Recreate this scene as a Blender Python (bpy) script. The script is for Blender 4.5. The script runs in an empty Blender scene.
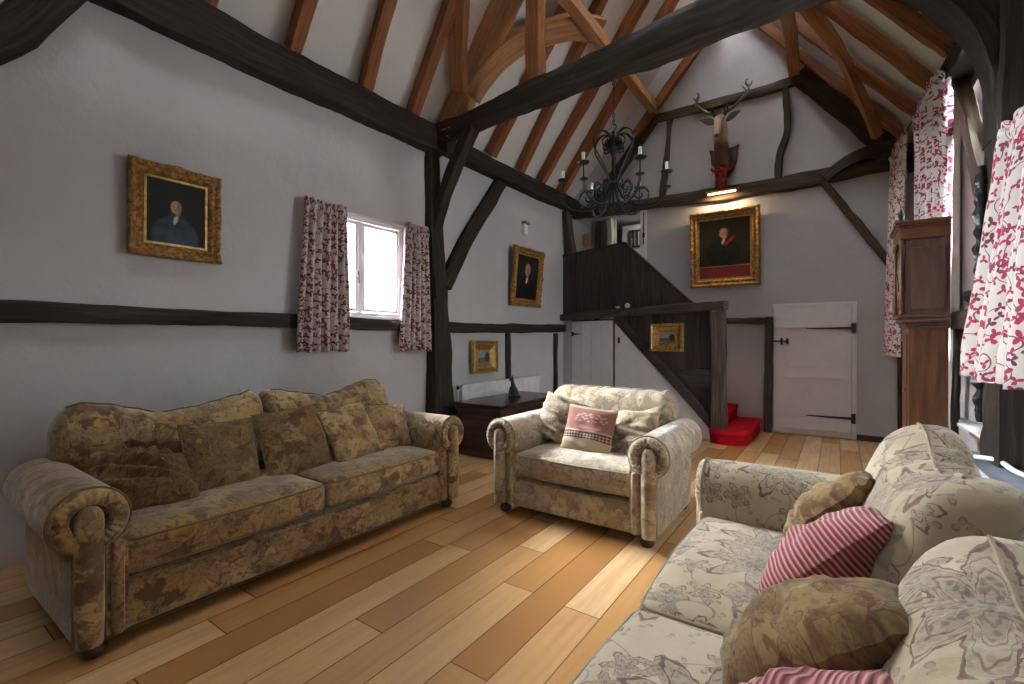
import bpy, math, random
from math import sin, cos, pi, sqrt, atan2, radians
from mathutils import Vector, Matrix, noise
random.seed(7)
sc = bpy.context.scene
C = sc.collection

# ---------------------------------------------------------------- camera, world, light, exposure
cam_d = bpy.data.cameras.new('camera'); cam = bpy.data.objects.new('camera', cam_d); C.objects.link(cam)
cam.location = (0, 0, 1.32); cam.rotation_euler = (radians(90-0.256), 0, radians(34.76))
cam_d.sensor_width = 36; cam_d.lens = 468.8/1024*36; cam_d.clip_start = 0.02
sc.camera = cam
sc.view_settings.view_transform = 'Standard'; sc.view_settings.look = 'None'
sc.view_settings.exposure = 0.95; sc.view_settings.gamma = 1; sc.view_settings.use_curve_mapping = False
wd = bpy.data.worlds.new('sky'); sc.world = wd; wd.use_nodes = True
bgn = wd.node_tree.nodes['Background']; bgn.inputs[0].default_value = (0.88, 0.94, 1.0, 1); bgn.inputs[1].default_value = 1.0
# overcast sky, much brighter on the left (west) side where the sun stands behind the cloud
_nt = wd.node_tree; _tc = _nt.nodes.new('ShaderNodeTexCoord'); _dp = _nt.nodes.new('ShaderNodeVectorMath'); _dp.operation = 'DOT_PRODUCT'; _dp.inputs[1].default_value = (-.80, .10, .59)
_nt.links.new(_tc.outputs['Generated'], _dp.inputs[0])
_mx = _nt.nodes.new('ShaderNodeMath'); _mx.operation = 'MAXIMUM'; _nt.links.new(_dp.outputs['Value'], _mx.inputs[0]); _mx.inputs[1].default_value = 0
_pw = _nt.nodes.new('ShaderNodeMath'); _pw.operation = 'POWER'; _nt.links.new(_mx.outputs[0], _pw.inputs[0]); _pw.inputs[1].default_value = 3.0
_ma = _nt.nodes.new('ShaderNodeMath'); _ma.operation = 'MULTIPLY_ADD'; _nt.links.new(_pw.outputs[0], _ma.inputs[0]); _ma.inputs[1].default_value = 150.0; _ma.inputs[2].default_value = 24.0
_nt.links.new(_ma.outputs[0], bgn.inputs[1])
try:
    sc.cycles.use_denoising = True; sc.cycles.max_bounces = 10; sc.cycles.diffuse_bounces = 6
    sc.cycles.sample_clamp_indirect = 6.0; sc.cycles.caustics_refractive = False; sc.cycles.caustics_reflective = False
except Exception: pass
def area(name, loc, rot, sx, sy, power, col, portal=False):
    l = bpy.data.lights.new(name, 'AREA'); l.shape = 'RECTANGLE'; l.size = sx; l.size_y = sy; l.energy = power; l.color = col
    if portal: l.cycles.is_portal = True
    o = bpy.data.objects.new(name, l); C.objects.link(o); o.location = loc; o.rotation_euler = rot; return o
XL, XR, YB, YN = -3.94, 0.88, 7.66, -1.6
area('daylight_left', (XL-.3, 3.12, 2.07), (0, radians(-90), 0), 1.0, .85, 1, (1,1,1), True)
area('daylight_right_near', (XR+.3, 3.05, 1.8), (0, radians(90), 0), 1.4, .6, 1, (1,1,1), True)
area('daylight_right_far', (XR+.3, 4.88, 1.97), (0, radians(90), 0), 2.65, .95, 1, (1,1,1), True)

# ---------------------------------------------------------------- materials
class NT:
    def __init__(s, name):
        s.m = bpy.data.materials.new(name); s.m.use_nodes = True; s.t = s.m.node_tree; s.t.nodes.clear()
        s.out = s.t.nodes.new('ShaderNodeOutputMaterial')
    def n(s, typ, **kw):
        nd = s.t.nodes.new('ShaderNode'+typ)
        for k, v in kw.items():
            if k.startswith('_'): setattr(nd, k[1:], v)
            else:
                key = int(k[1:]) if k[0] == 'i' and k[1:].isdigit() else k
                s.set(nd.inputs[key], v)
        return nd
    def set(s, sock, v):
        if isinstance(v, bpy.types.NodeSocket): s.t.links.new(v, sock)
        elif isinstance(v, (tuple, list)):
            v = tuple(v)
            if len(v) == 3 and sock.type == 'RGBA': v = v+(1,)
            sock.default_value = v
        else: sock.default_value = v
    def mth(s, op, a, b=0.0, c=0.0):
        nd = s.t.nodes.new('ShaderNodeMath'); nd.operation = op
        s.set(nd.inputs[0], a); s.set(nd.inputs[1], b); s.set(nd.inputs[2], c); return nd.outputs[0]
    def vm(s, op, a, b=(0,0,0)):
        nd = s.t.nodes.new('ShaderNodeVectorMath'); nd.operation = op
        s.set(nd.inputs[0], a); s.set(nd.inputs[1], b)
        return nd.outputs['Value'] if op in ('LENGTH','DOT_PRODUCT') else nd.outputs[0]
    def mix(s, f, a, b):
        nd = s.t.nodes.new('ShaderNodeMix'); nd.data_type = 'RGBA'
        s.set(nd.inputs[0], f); s.set(nd.inputs[6], a); s.set(nd.inputs[7], b); return nd.outputs[2]
    def noise(s, vec, scale, det=3, rough=.5):
        nd = s.n('TexNoise', Scale=scale, Detail=det, Roughness=rough)
        if vec is not None: s.t.links.new(vec, nd.inputs['Vector'])
        return nd.outputs[0]
    def ramp(s, f, stops):
        nd = s.t.nodes.new('ShaderNodeValToRGB'); s.set(nd.inputs[0], f)
        el = nd.color_ramp.elements
        while len(el) < len(stops): el.new(.5)
        for e, (p, c) in zip(el, stops): e.position = p; e.color = tuple(c)+(1,) if len(c) == 3 else c
        return nd.outputs[0]
    def sstep(s, x, a, b):
        nd = s.n('MapRange', _interpolation_type='SMOOTHSTEP'); s.set(nd.inputs[0], x)
        nd.inputs[1].default_value = a; nd.inputs[2].default_value = b; return nd.outputs[0]
    def mapping(s, vec, sc=(1,1,1), loc=(0,0,0)):
        return s.n('Mapping', Vector=vec, Scale=sc, Location=loc).outputs[0]
    def obj(s): return s.n('TexCoord').outputs['Object']
    def uv(s): return s.n('TexCoord').outputs['UV']
    def fin(s, col, rough=.6, bump=None, bs=.3, bd=.01, metal=0, **kw):
        p = s.n('BsdfPrincipled'); s.set(p.inputs['Base Color'], col); s.set(p.inputs['Roughness'], rough); s.set(p.inputs['Metallic'], metal)
        for k, v in kw.items(): s.set(p.inputs[k.replace('_', ' ')], v)
        if bump is not None:
            b = s.n('Bump', Strength=bs, Distance=bd, Height=bump); s.t.links.new(b.outputs[0], p.inputs['Normal'])
        s.t.links.new(p.outputs[0], s.out.inputs[0]); return s.m

def m_plain(name, col, rough=.5, metal=0, var=.14, **kw):
    t = NT(name); v = t.noise(t.obj(), 9, 4)
    c = t.mix(t.sstep(v, .3, .7), tuple(x*(1-var) for x in col), tuple(min(1, x*(1+var*.5)) for x in col))
    return t.fin(c, rough, v, .12, .004, metal, **kw)
def m_plaster(name, col=(.50,.495,.50)):
    t = NT(name); o = t.obj(); a = t.noise(o, .9, 4); b = t.noise(o, 3.5, 5, .6); g = t.noise(o, 60, 3)
    c = t.mix(t.sstep(a, .35, .7), tuple(x*.90 for x in col), col)
    c = t.mix(t.mth('MULTIPLY', t.sstep(b, .52, .75), .35), c, (col[0]*.84, col[1]*.82, col[2]*.80))
    h = t.mth('ADD', t.mth('MULTIPLY', b, .9), t.mth('MULTIPLY', g, .06))
    return t.fin(c, .88, h, .55, .035, Specular_IOR_Level=.25)
def m_wood(name, c1, c2, c3, rough=.6, grain=1, bs=.5):
    # grain follows UV.x (along the timber)
    t = NT(name); u = t.uv(); g = t.mapping(u, (1.2, 22*grain, 1)); a = t.noise(g, 1.6, 5, .65); b = t.noise(t.mapping(u, (1,3,1)), 1.3, 3)
    c = t.ramp(a, [(.28, c1), (.5, c2), (.74, c3)])
    c = t.mix(t.sstep(b, .5, .8), c, tuple(x*.6 for x in c2))
    return t.fin(c, rough, a, bs, .012, Specular_IOR_Level=.3)
M = {}
M['plaster'] = m_plaster('plaster')
M['ceiling'] = m_plaster('ceiling_plaster', (.70,.68,.64))
M['dark'] = m_wood('dark_timber', (.007,.005,.004), (.021,.015,.010), (.062,.047,.033), .75)
M['dark2'] = m_wood('brown_timber', (.022,.014,.010), (.050,.033,.026), (.11,.082,.07), .6)
M['oak'] = m_wood('orange_rafter', (.10,.032,.010), (.23,.078,.022), (.36,.145,.048), .6)
M['oak_l'] = m_wood('light_oak', (.22,.095,.035), (.38,.18,.072), (.50,.27,.12), .6)
M['gableoak'] = m_wood('gable_timber', (.022,.014,.007), (.05,.033,.018), (.10,.07,.04), .7)
M['walnut'] = m_wood('clock_wood', (.045,.017,.007), (.095,.038,.016), (.16,.07,.032), .32, .5, .1)
M['walnut_d'] = m_wood('clock_side_wood', (.05,.022,.016), (.085,.04,.03), (.13,.07,.053), .3, .5, .1)
M['chest'] = m_wood('chest_wood', (.018,.008,.006), (.04,.017,.012), (.08,.038,.028), .25, .6, .15)
M['iron'] = m_plain('black_iron', (.012,.013,.015), .45, .6)
M['iron_m'] = m_plain('matt_iron', (.02,.02,.022), .6)
M['white'] = m_plain('white_paint', (.74,.74,.76), .5, var=.03)
M['white2'] = m_plain('white_boards', (.70,.71,.74), .55, var=.04)
M['rad'] = m_plain('radiator_white', (.72,.72,.73), .4)
M['candle'] = m_plain('candle_wax', (.78,.76,.70), .5)
M['bronze'] = m_plain('cat_bronze', (.015,.018,.02), .35, .3)
M['foot'] = m_plain('bun_foot', (.03,.012,.008), .3)
M['cream'] = m_plain('cream_paint', (.62,.55,.42), .7)
M['sill'] = m_plain('grey_sill', (.20,.23,.28), .5)
M['jamb'] = m_plain('jamb_paint', (.27,.27,.22), .7)
M['red_band'] = m_plain('red_mount', (.25,.012,.015), .6)
t = NT('glass'); tr = t.n('BsdfTransparent'); gl = t.n('BsdfGlossy', Roughness=.03); fr = t.n('Fresnel', IOR=1.45)
mx = t.n('MixShader', Fac=fr.outputs[0]); t.t.links.new(tr.outputs[0], mx.inputs[1]); t.t.links.new(gl.outputs[0], mx.inputs[2]); t.t.links.new(mx.outputs[0], t.out.inputs[0]); M['glass'] = t.m
t = NT('picture_lamp_glow'); e = t.n('Emission', Color=(1,.72,.36,1), Strength=4.0); t.t.links.new(e.outputs[0], t.out.inputs[0]); M['lampglow'] = t.m
t = NT('gilt'); o = t.obj(); a = t.noise(o, 38, 5, .7); b = t.noise(o, 7, 3)
c = t.ramp(a, [(.30, (.045,.018,.006)), (.47, (.26,.12,.03)), (.62, (.50,.29,.08)), (.8, (.72,.50,.20))])
M['gilt'] = t.fin(t.mix(t.sstep(b, .45, .8), c, (.20,.11,.035)), .38, a, .8, .02, .55)
t = NT('gilt_plain'); a = t.noise(t.obj(), 25, 4, .6)
M['gilt2'] = t.fin(t.ramp(a, [(.3, (.22,.11,.03)), (.7, (.60,.40,.13))]), .35, a, .3, .01, .6)
t = NT('gilt_dark'); a = t.noise(t.obj(), 25, 4, .6)
M['gilt3'] = t.fin(t.ramp(a, [(.3, (.05,.03,.012)), (.7, (.16,.10,.04))]), .5, a, .3, .01, .3)
t = NT('painted_canvas'); at = t.n('Attribute', _attribute_name='Col'); nz = t.noise(t.obj(), 50, 4)
M['canvas'] = t.fin(t.mix(t.mth('MULTIPLY', nz, .25), at.outputs[0], (.02,.015,.01)), .55, nz, .15, .004, Specular_IOR_Level=.2)
# stair carpet
t = NT('red_carpet'); a = t.noise(t.obj(), 180, 3, .7); b = t.noise(t.obj(), 6, 2)
M['carpet'] = t.fin(t.mix(t.sstep(b, .3, .7), (.30,.004,.010), (.42,.006,.015)), .95, a, .6, .01, Specular_IOR_Level=.1)
# floor boards: width .19 running along y
t = NT('oak_floor'); o = t.obj(); sp = t.n('SeparateXYZ', Vector=o); X, Y = sp.outputs[0], sp.outputs[1]
xs = t.mth('DIVIDE', t.mth('ADD', X, 1.11+19*.19), .19); bi = t.mth('FLOOR', xs); fx = t.mth('FRACT', xs)
w1 = t.n('TexWhiteNoise', _noise_dimensions='1D', W=bi).outputs[0]
ys = t.mth('DIVIDE', t.mth('ADD', Y, t.mth('MULTIPLY', w1, 5.0)), 1.55); yi = t.mth('FLOOR', ys); fy = t.mth('FRACT', ys)
cb = t.n('CombineXYZ', X=bi, Y=yi); w2 = t.n('TexWhiteNoise', _noise_dimensions='2D', Vector=cb.outputs[0])
gv = t.vm('ADD', t.vm('MULTIPLY', o, (30, 1.6, 1)), t.vm('MULTIPLY', w2.outputs[1], (40,40,0)))
gr = t.noise(gv, 1.0, 5, .6)
base = t.ramp(w2.outputs[0], [(0, (.36,.17,.055)), (.25, (.47,.25,.09)), (.6, (.59,.36,.16)), (1, (.70,.47,.25))])
col = t.mix(t.mth('MULTIPLY', t.sstep(gr, .35, .75), .4), base, (.36,.17,.065))
cl = t.noise(t.vm('MULTIPLY', o, (3, 1.2, 1)), 1.4, 3)
col = t.mix(t.mth('MULTIPLY', t.sstep(cl, .55, .8), .25), col, (.20,.08,.03))
ex = t.mth('MINIMUM', fx, t.mth('SUBTRACT', 1, fx)); ey = t.mth('MULTIPLY', t.mth('MINIMUM', fy, t.mth('SUBTRACT', 1, fy)), 8.0)
ed = t.mth('MINIMUM', ex, ey); gap = t.sstep(ed, .0, .022)
col = t.mix(gap, (.06,.026,.01), col)
M['floor'] = t.fin(col, .26, t.mth('ADD', t.mth('MULTIPLY', gap, 1.0), 0.0), .35, .004)

def polar_voro(t, vec, scale, rnd=1.0):
    v = t.n('TexVoronoi', _voronoi_dimensions='2D', Scale=1.0, Randomness=rnd)
    s = t.vm('MULTIPLY', vec, (scale, scale, 0)); t.t.links.new(s, v.inputs['Vector'])
    d = t.vm('SUBTRACT', s, v.outputs['Position']); sp = t.n('SeparateXYZ', Vector=d)
    r = t.vm('LENGTH', t.n('CombineXYZ', X=sp.outputs[0], Y=sp.outputs[1]).outputs[0])
    th = t.mth('ARCTAN2', sp.outputs[1], sp.outputs[0])
    rs = t.n('SeparateColor', Color=v.outputs['Color'])
    return r, th, rs.outputs[0], rs.outputs[1], rs.outputs[2]

def m_fabric(name, base, base2, fill, line, grey, strength=1.0, sheen=.3, scale=1.0, mott=0.0):
    t = NT(name); u0 = t.uv(); nz = t.n('TexNoise', Scale=5.0*scale, Detail=2.0); t.t.links.new(u0, nz.inputs['Vector'])
    wv = t.vm('MULTIPLY', t.vm('SUBTRACT', nz.outputs[1], (.5,.5,.5)), (.07,.07,0)); u = t.vm('ADD', u0, wv)
    fz = t.n('TexNoise', Scale=34.0*scale, Detail=2.0); t.t.links.new(u0, fz.inputs['Vector'])
    uf = t.vm('ADD', u, t.vm('MULTIPLY', t.vm('SUBTRACT', fz.outputs[1], (.5,.5,.5)), (.011,.011,0)))
    big = t.noise(u0, 1.7*scale, 4, .6)
    col = t.mix(t.sstep(big, .38, .64), base, base2)
    if mott:
        mo = t.noise(t.vm('ADD', u, (7.3,2.1,0)), 6.5*scale, 4, .62); mo2 = t.noise(t.vm('ADD', u, (1.3,8.1,0)), 11*scale, 3, .6)
        col = t.mix(t.mth('MULTIPLY', t.sstep(mo, .50, .58), mott), col, fill)
        col = t.mix(t.mth('MULTIPLY', t.sstep(mo2, .56, .62), mott*.75), col, line)
        col = t.mix(t.mth('MULTIPLY', t.sstep(mo2, .44, .38), mott*.5), col, grey)
    n1 = t.noise(u, 4.2*scale, 1, .4); st = t.sstep(t.mth('ABSOLUTE', t.mth('SUBTRACT', n1, .5)), .003, .008)
    col = t.mix(t.mth('MULTIPLY', t.mth('SUBTRACT', 1, st), .6*strength), col, grey)
    r, th, a, b, c = polar_voro(t, uf, 17*scale)
    R = t.mth('ADD', .17, t.mth('MULTIPLY', .17, t.mth('COSINE', t.mth('ADD', t.mth('MULTIPLY', th, 2), t.mth('MULTIPLY', a, 6.28)))))
    q = t.mth('DIVIDE', r, R); lf = t.mth('MULTIPLY', t.mth('MULTIPLY', t.mth('LESS_THAN', r, R), t.mth('GREATER_THAN', b, .42)), t.mth('ADD', .45, t.mth('MULTIPLY', .55, t.mth('GREATER_THAN', q, .68))))
    col = t.mix(t.mth('MULTIPLY', lf, .6*strength), col, t.mix(c, grey, line))
    def flower(col, sc_, off, k, rad, thr, rings):
        r, th, a, b, c = polar_voro(t, t.vm('ADD', uf, off), sc_*scale)
        th2 = t.mth('ADD', th, t.mth('MULTIPLY', a, 6.28)); cs = t.mth('COSINE', t.mth('MULTIPLY', th2, k)); c2 = t.mth('COSINE', t.mth('MULTIPLY', th2, k*5))
        R = t.mth('MULTIPLY', rad, t.mth('ADD', .70, t.mth('ADD', t.mth('MULTIPLY', .27, cs), t.mth('MULTIPLY', .03, c2))))
        d = t.mth('DIVIDE', r, R); on = t.mth('GREATER_THAN', b, thr)
        inside = t.mth('MULTIPLY', t.mth('LESS_THAN', d, 1.0), on)
        dots = t.n('TexVoronoi', Scale=62.0*scale, _voronoi_dimensions='2D'); t.t.links.new(uf, dots.inputs['Vector'])
        dt = t.sstep(dots.outputs[0], .22, .42)
        ring = t.sstep(t.mth('ABSOLUTE', t.mth('SINE', t.mth('MULTIPLY', d, rings))), .12, .40)
        core = t.mth('LESS_THAN', d, .42)
        pet = t.mix(t.mth('MULTIPLY', dt, .55), t.mix(.62, base2, fill), t.mix(.2, base2, fill))
        cen = t.mix(t.mth('MULTIPLY', dt, .6), t.mix(.4, fill, grey), t.mix(.35, base2, fill))
        fc = t.mix(core, pet, cen); fc = t.mix(t.mth('MULTIPLY', t.mth('SUBTRACT', 1, ring), .9), fc, t.mix(c, line, grey))
        col = t.mix(t.mth('MULTIPLY', inside, .88*strength), col, fc)
        ol = t.mth('MULTIPLY', t.mth('LESS_THAN', t.mth('ABSOLUTE', t.mth('SUBTRACT', d, 1.0)), .06), on)
        return t.mix(t.mth('MULTIPLY', ol, .85*strength), col, line)
    col = flower(col, 6.5, (3.1,1.7,0), 5, .40, .18, 9.4)
    col = flower(col, 2.4, (.3,.9,0), 8, .50, .04, 12.6)
    wear = t.noise(u0, 3.1, 5, .7)
    col = t.mix(t.mth('MULTIPLY', t.sstep(wear, .48, .78), .4), col, base2)
    wf = t.noise(u0, 380, 2); h = t.mth('ADD', t.mth('MULTIPLY', wf, .12), t.mth('MULTIPLY', t.noise(t.obj(), 9, 4, .6), 1.0))
    return t.fin(col, .92, h, .4, .02, Sheen_Weight=sheen, Sheen_Roughness=.35, Specular_IOR_Level=.12)
M['fab_r'] = m_fabric('cream_floral', (.36,.295,.195), (.45,.385,.28), (.115,.095,.075), (.12,.058,.048), (.11,.10,.082), .9, .25)
M['fab_a'] = m_fabric('faded_floral', (.37,.29,.17), (.50,.43,.31), (.16,.11,.085), (.13,.07,.06), (.15,.13,.11), .55, .6, 1, .7)
M['fab_l'] = m_fabric('golden_floral_dim', (.31,.195,.065), (.42,.31,.16), (.11,.058,.038), (.09,.038,.028), (.10,.07,.04), .6, .8, 1, .9)  # same suite cloth made browner, dim light put into its colour
M['fab_c'] = m_fabric('cushion_floral', (.18,.11,.04), (.25,.175,.08), (.075,.035,.02), (.075,.022,.016), (.07,.055,.03), .7, .25, 1.3, .8)
M['piping_r'] = m_plain('piping_cream', (.30,.25,.17), .9)
M['piping_l'] = m_plain('piping_gold', (.17,.11,.05), .9)
# curtains
def m_curtain(name, cream, red):
    t = NT(name); u0 = t.uv(); nz = t.n('TexNoise', Scale=9.0, Detail=1.0); t.t.links.new(u0, nz.inputs['Vector'])
    u = t.vm('ADD', u0, t.vm('MULTIPLY', t.vm('SUBTRACT', nz.outputs[1], (.5,.5,.5)), (.03,.03,0)))
    col = cream
    n1 = t.noise(u, 7.5, 0); st = t.sstep(t.mth('ABSOLUTE', t.mth('SUBTRACT', n1, .5)), .006, .014)
    col = t.mix(t.mth('SUBTRACT', 1, st), col, (.12,.03,.05))
    for sc_, off, k, rad in ((13.5, (0,0,0), 3, .46), (15.5, (.37,.21,0), 3, .40)):
        r, th, a, b, c = polar_voro(t, t.vm('ADD', u, off), sc_, .8)
        cs = t.mth('COSINE', t.mth('ADD', t.mth('MULTIPLY', th, k), t.mth('MULTIPLY', a, 6.28)))
        R = t.mth('MULTIPLY', rad, t.mth('ADD', .60, t.mth('MULTIPLY', .40, cs)))
        on = t.mth('MULTIPLY', t.mth('LESS_THAN', r, R), t.mth('GREATER_THAN', b, .36))
        col = t.mix(on, col, t.mix(t.sstep(c, .55, .85), red, (.13,.015,.045)))
    return t.fin(col, .85, t.noise(u0, 300, 2), .15, .003, Sheen_Weight=.15)
M['curtain'] = m_curtain('curtain_floral', (.52,.47,.43), (.30,.015,.06))
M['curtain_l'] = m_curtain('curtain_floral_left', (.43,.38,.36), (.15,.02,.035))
t = NT('red_stripe'); sp = t.n('SeparateXYZ', Vector=t.uv()); wn = t.noise(t.uv(), 7, 2)
s_ = t.mth('SINE', t.mth('ADD', t.mth('MULTIPLY', sp.outputs[1], 2*pi/.0155), t.mth('MULTIPLY', wn, 5)))
M['stripe'] = t.fin(t.ramp(t.mth('MULTIPLY_ADD', s_, .5, .5), [(.25, (.20,.016,.026)), (.55, (.34,.05,.06)), (.85, (.52,.27,.24))]), .9, s_, .5, .006, Sheen_Weight=.2)
t = NT('woven_band'); uvn = t.uv(); sp = t.n('SeparateXYZ', Vector=uvn); V = sp.outputs[1]; U = sp.outputs[0]
cr = (.34,.28,.18); cc = t.mix(t.noise(uvn, 20, 3), cr, (.38,.30,.2))
inr = t.mth('MULTIPLY', t.mth('GREATER_THAN', V, .175), t.mth('LESS_THAN', V, .36))
zz = t.n('TexVoronoi', _voronoi_dimensions='2D', Scale=30.0); t.t.links.new(t.vm('MULTIPLY', uvn, (.8,1.6,0)), zz.inputs['Vector'])
inl = t.mth('MULTIPLY', t.mth('GREATER_THAN', V, .245), t.mth('LESS_THAN', V, .32))
inl = t.mth('MULTIPLY', inl, t.mth('MULTIPLY', t.mth('LESS_THAN', zz.outputs[0], .33), t.mth('LESS_THAN', t.mth('ABSOLUTE', t.mth('SUBTRACT', U, .23)), .14)))
cc = t.mix(t.mth('MULTIPLY', inr, .9), cc, t.mix(t.noise(uvn, 9, 3), (.19,.05,.045), (.27,.11,.09)))
cc = t.mix(t.mth('MULTIPLY', inl, .7), cc, (.50,.36,.26))
bb = t.mth('MULTIPLY', t.mth('GREATER_THAN', V, .105), t.mth('LESS_THAN', V, .16))
z2 = t.mth('GREATER_THAN', t.mth('SINE', t.mth('MULTIPLY', U, 230)), t.mth('SINE', t.mth('MULTIPLY', V, 300)))
cc = t.mix(bb, cc, t.mix(z2, (.10,.025,.03), (.34,.22,.17)))
bl = t.mth('MULTIPLY', t.mth('GREATER_THAN', t.mth('ABSOLUTE', t.mth('SUBTRACT', V, .1325)), .022), bb)
cc = t.mix(bl, cc, (.06,.015,.02))
M['woven'] = t.fin(cc, .9, t.noise(uvn, 260, 2), .3, .004)
t = NT('tartan'); sp = t.n('SeparateXYZ', Vector=t.uv())
a = t.mth('GREATER_THAN', t.mth('SINE', t.mth('MULTIPLY', sp.outputs[0], 90)), .1); b = t.mth('GREATER_THAN', t.mth('SINE', t.mth('MULTIPLY', sp.outputs[1], 70)), .45)
M['tartan'] = t.fin(t.mix(t.mth('MULTIPLY', t.mth('ADD', a, b), .5), (.34,.010,.014), (.015,.03,.025)), .9)
t = NT('deer_fur'); o = t.obj(); sp = t.n('SeparateXYZ', Vector=o); f = t.noise(t.vm('MULTIPLY', o, (40,40,12)), 1.5, 4, .7)
M['fur'] = t.fin(t.mix(t.sstep(t.mth('ADD', sp.outputs[2], t.mth('MULTIPLY', f, .15)), .52, .64), (.13,.08,.04), (.40,.30,.18)), .9, f, .6, .01)
M['fur_d'] = m_plain('dark_fur', (.045,.03,.02), .9)
M['antler'] = m_plain('antler', (.10,.075,.045), .55)
M['clay'] = m_plain('ornament_white', (.62,.56,.45), .5)

# ---------------------------------------------------------------- mesh helpers
class MB:
    def __init__(s): s.v = []; s.f = []; s.uv = []
    def add(s, vs, fs, uvs=None):
        b = len(s.v); s.v += [Vector(p) for p in vs]
        for i, f in enumerate(fs):
            s.f.append(tuple(b+k for k in f)); s.uv.append(uvs[i] if uvs else None)
    def box(s, c, d, R=None):
        R = R or Matrix.Identity(3); c = Vector(c)
        vs = [c + R @ Vector((sx*d[0]/2, sy*d[1]/2, sz*d[2]/2)) for sx in (-1,1) for sy in (-1,1) for sz in (-1,1)]
        s.add(vs, [(0,1,3,2),(4,6,7,5),(0,4,5,1),(2,3,7,6),(0,2,6,4),(1,5,7,3)]); return s
    def span(s, a, b): a, b = Vector(a), Vector(b); return s.box((a+b)/2, b-a)
    def grid(s, P, UV=None, cu=False, cv=False, flip=False):
        n, m = len(P), len(P[0]); fs = []; us = []
        for i in range(n if cu else n-1):
            for j in range(m if cv else m-1):
                a, b = i, (i+1) % n; c, d = j, (j+1) % m
                q = [(a,c),(b,c),(b,d),(a,d)]
                if flip: q = q[::-1]
                fs.append(tuple(x*m+y for x, y in q))
                if UV:
                    qq = [(i,j),(i+1,j),(i+1,j+1),(i,j+1)]
                    if flip: qq = qq[::-1]
                    us.append([UV(x, y) for x, y in qq])
        s.add([p for r in P for p in r], fs, us if UV else None); return s
    def sweep(s, path, prof, up=(0,0,1), caps=True, closed=False):
        # prof(k, tpar) -> list of (side, up) offsets
        path = [Vector(p) for p in path]; n = len(path); L = [0]
        for i in range(1, n): L.append(L[-1]+(path[i]-path[i-1]).length)
        rings = []; up = Vector(up)
        for i, p in enumerate(path):
            if closed: T = path[(i+1) % n]-path[i-1]
            else: T = path[min(i+1, n-1)]-path[max(i-1, 0)]
            T.normalize(); S = T.cross(up)
            if S.length < 1e-4: S = T.cross(Vector((1,0,0)))
            S.normalize(); U = S.cross(T)
            rings.append([p+S*a+U*b for a, b in prof(i, L[i])])
        m = len(rings[0]); per = [0]
        for j in range(m): per.append(per[-1]+(rings[0][(j+1) % m]-rings[0][j]).length)
        Lc = L+[L[-1]+.05]
        s.grid(rings, lambda i, j: (Lc[i], per[j]), cu=closed, cv=True)
        if caps and not closed:
            s.add(rings[0], [tuple(range(m))[::-1]]); s.add(rings[-1], [tuple(range(m))])
        return s
    def tube(s, path, r, n=8, closed=False, up=(0,0,1)):
        rf = r if callable(r) else (lambda i, l: r)
        return s.sweep(path, lambda i, l: [(rf(i,l)*cos(2*pi*k/n), rf(i,l)*sin(2*pi*k/n)) for k in range(n)], up, closed=closed)
    def lathe(s, prof, c=(0,0,0), n=20, R=None):
        R = R or Matrix.Identity(3); c = Vector(c)
        P = [[c+R@Vector((r*cos(2*pi*k/n), r*sin(2*pi*k/n), z)) for k in range(n)] for r, z in prof]
        s.grid(P, None, cv=True, flip=True)
        s.add(P[0], [tuple(range(n))[::-1]]); s.add(P[-1], [tuple(range(n))]); return s
    def prism(s, poly, depth, fr):
        # fr: function (a, b, d) -> point ; poly in (a,b)
        n = len(poly); vs = [fr(a, b, 0) for a, b in poly]+[fr(a, b, depth) for a, b in poly]
        fs = [tuple(range(n))[::-1], tuple(range(n, 2*n))]+[(i, (i+1) % n, n+(i+1) % n, n+i) for i in range(n)]
        s.add(vs, fs); return s
    def sbox(s, c, d, r=.04, n=(14,10,6), fn=None, R=None):
        c = Vector(c); R = R or Matrix.Identity(3); idx = {}; vs = []; fs = []
        h = [x/2 for x in d]; r = min(r, *h)
        def crd(k, nn, hh):
            # extra density near the rounded ends
            e = [-hh, -hh+r*.3, -hh+r*.65]; mid = [-hh+r+(2*hh-2*r)*i/nn for i in range(nn+1)]
            return (e+mid+[-x for x in e[::-1]])[k]
        N = [k+6 for k in n]
        def vert(i, j, k):
            key = (i,j,k)
            if key not in idx:
                p = Vector((crd(i,n[0],h[0]), crd(j,n[1],h[1]), crd(k,n[2],h[2])))
                q = Vector([max(-hh+r, min(hh-r, x)) for x, hh in zip(p, h)]); e = p-q
                if e.length > 1e-9: p = q+e.normalized()*r
                if fn: p = Vector(fn(p))
                idx[key] = len(vs); vs.append(c+R@p)
            return idx[key]
        for ax in range(3):
            a, b = [(1,2),(2,0),(0,1)][ax]
            for side in (0, N[ax]):
                for i in range(N[a]):
                    for j in range(N[b]):
                        def mk(x, y):
                            t_ = [0,0,0]; t_[ax] = side; t_[a] = x; t_[b] = y; return vert(*t_)
                        q = [mk(i,j), mk(i+1,j), mk(i+1,j+1), mk(i,j+1)]
                        fs.append(tuple(q if side else q[::-1]))
        s.add(vs, fs); return s
    def build(s, name, mat, parent=None, smooth=35, bevel=0, sub=0, uvoff=None, uvs=1.0, swap=False):
        me = bpy.data.meshes.new(name); me.from_pydata(s.v, [], s.f); me.update()
        uvl = me.uv_layers.new(name='UVMap'); off = uvoff if uvoff is not None else (random.random()*9, random.random()*9)
        for p in me.polygons:
            gu = s.uv[p.index]; nn = p.normal; ax = max(range(3), key=lambda k: abs(nn[k]))
            for q, li in enumerate(p.loop_indices):
                if gu: u_, v_ = gu[q]
                else:
                    co = me.vertices[me.loops[li].vertex_index].co
                    u_, v_ = [(co.y, co.z), (co.x, co.z), (co.y, co.x)][ax]
                if swap: u_, v_ = v_, u_
                uvl.data[li].uv = (u_*uvs+off[0], v_*uvs+off[1])
        me.materials.append(mat)
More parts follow.
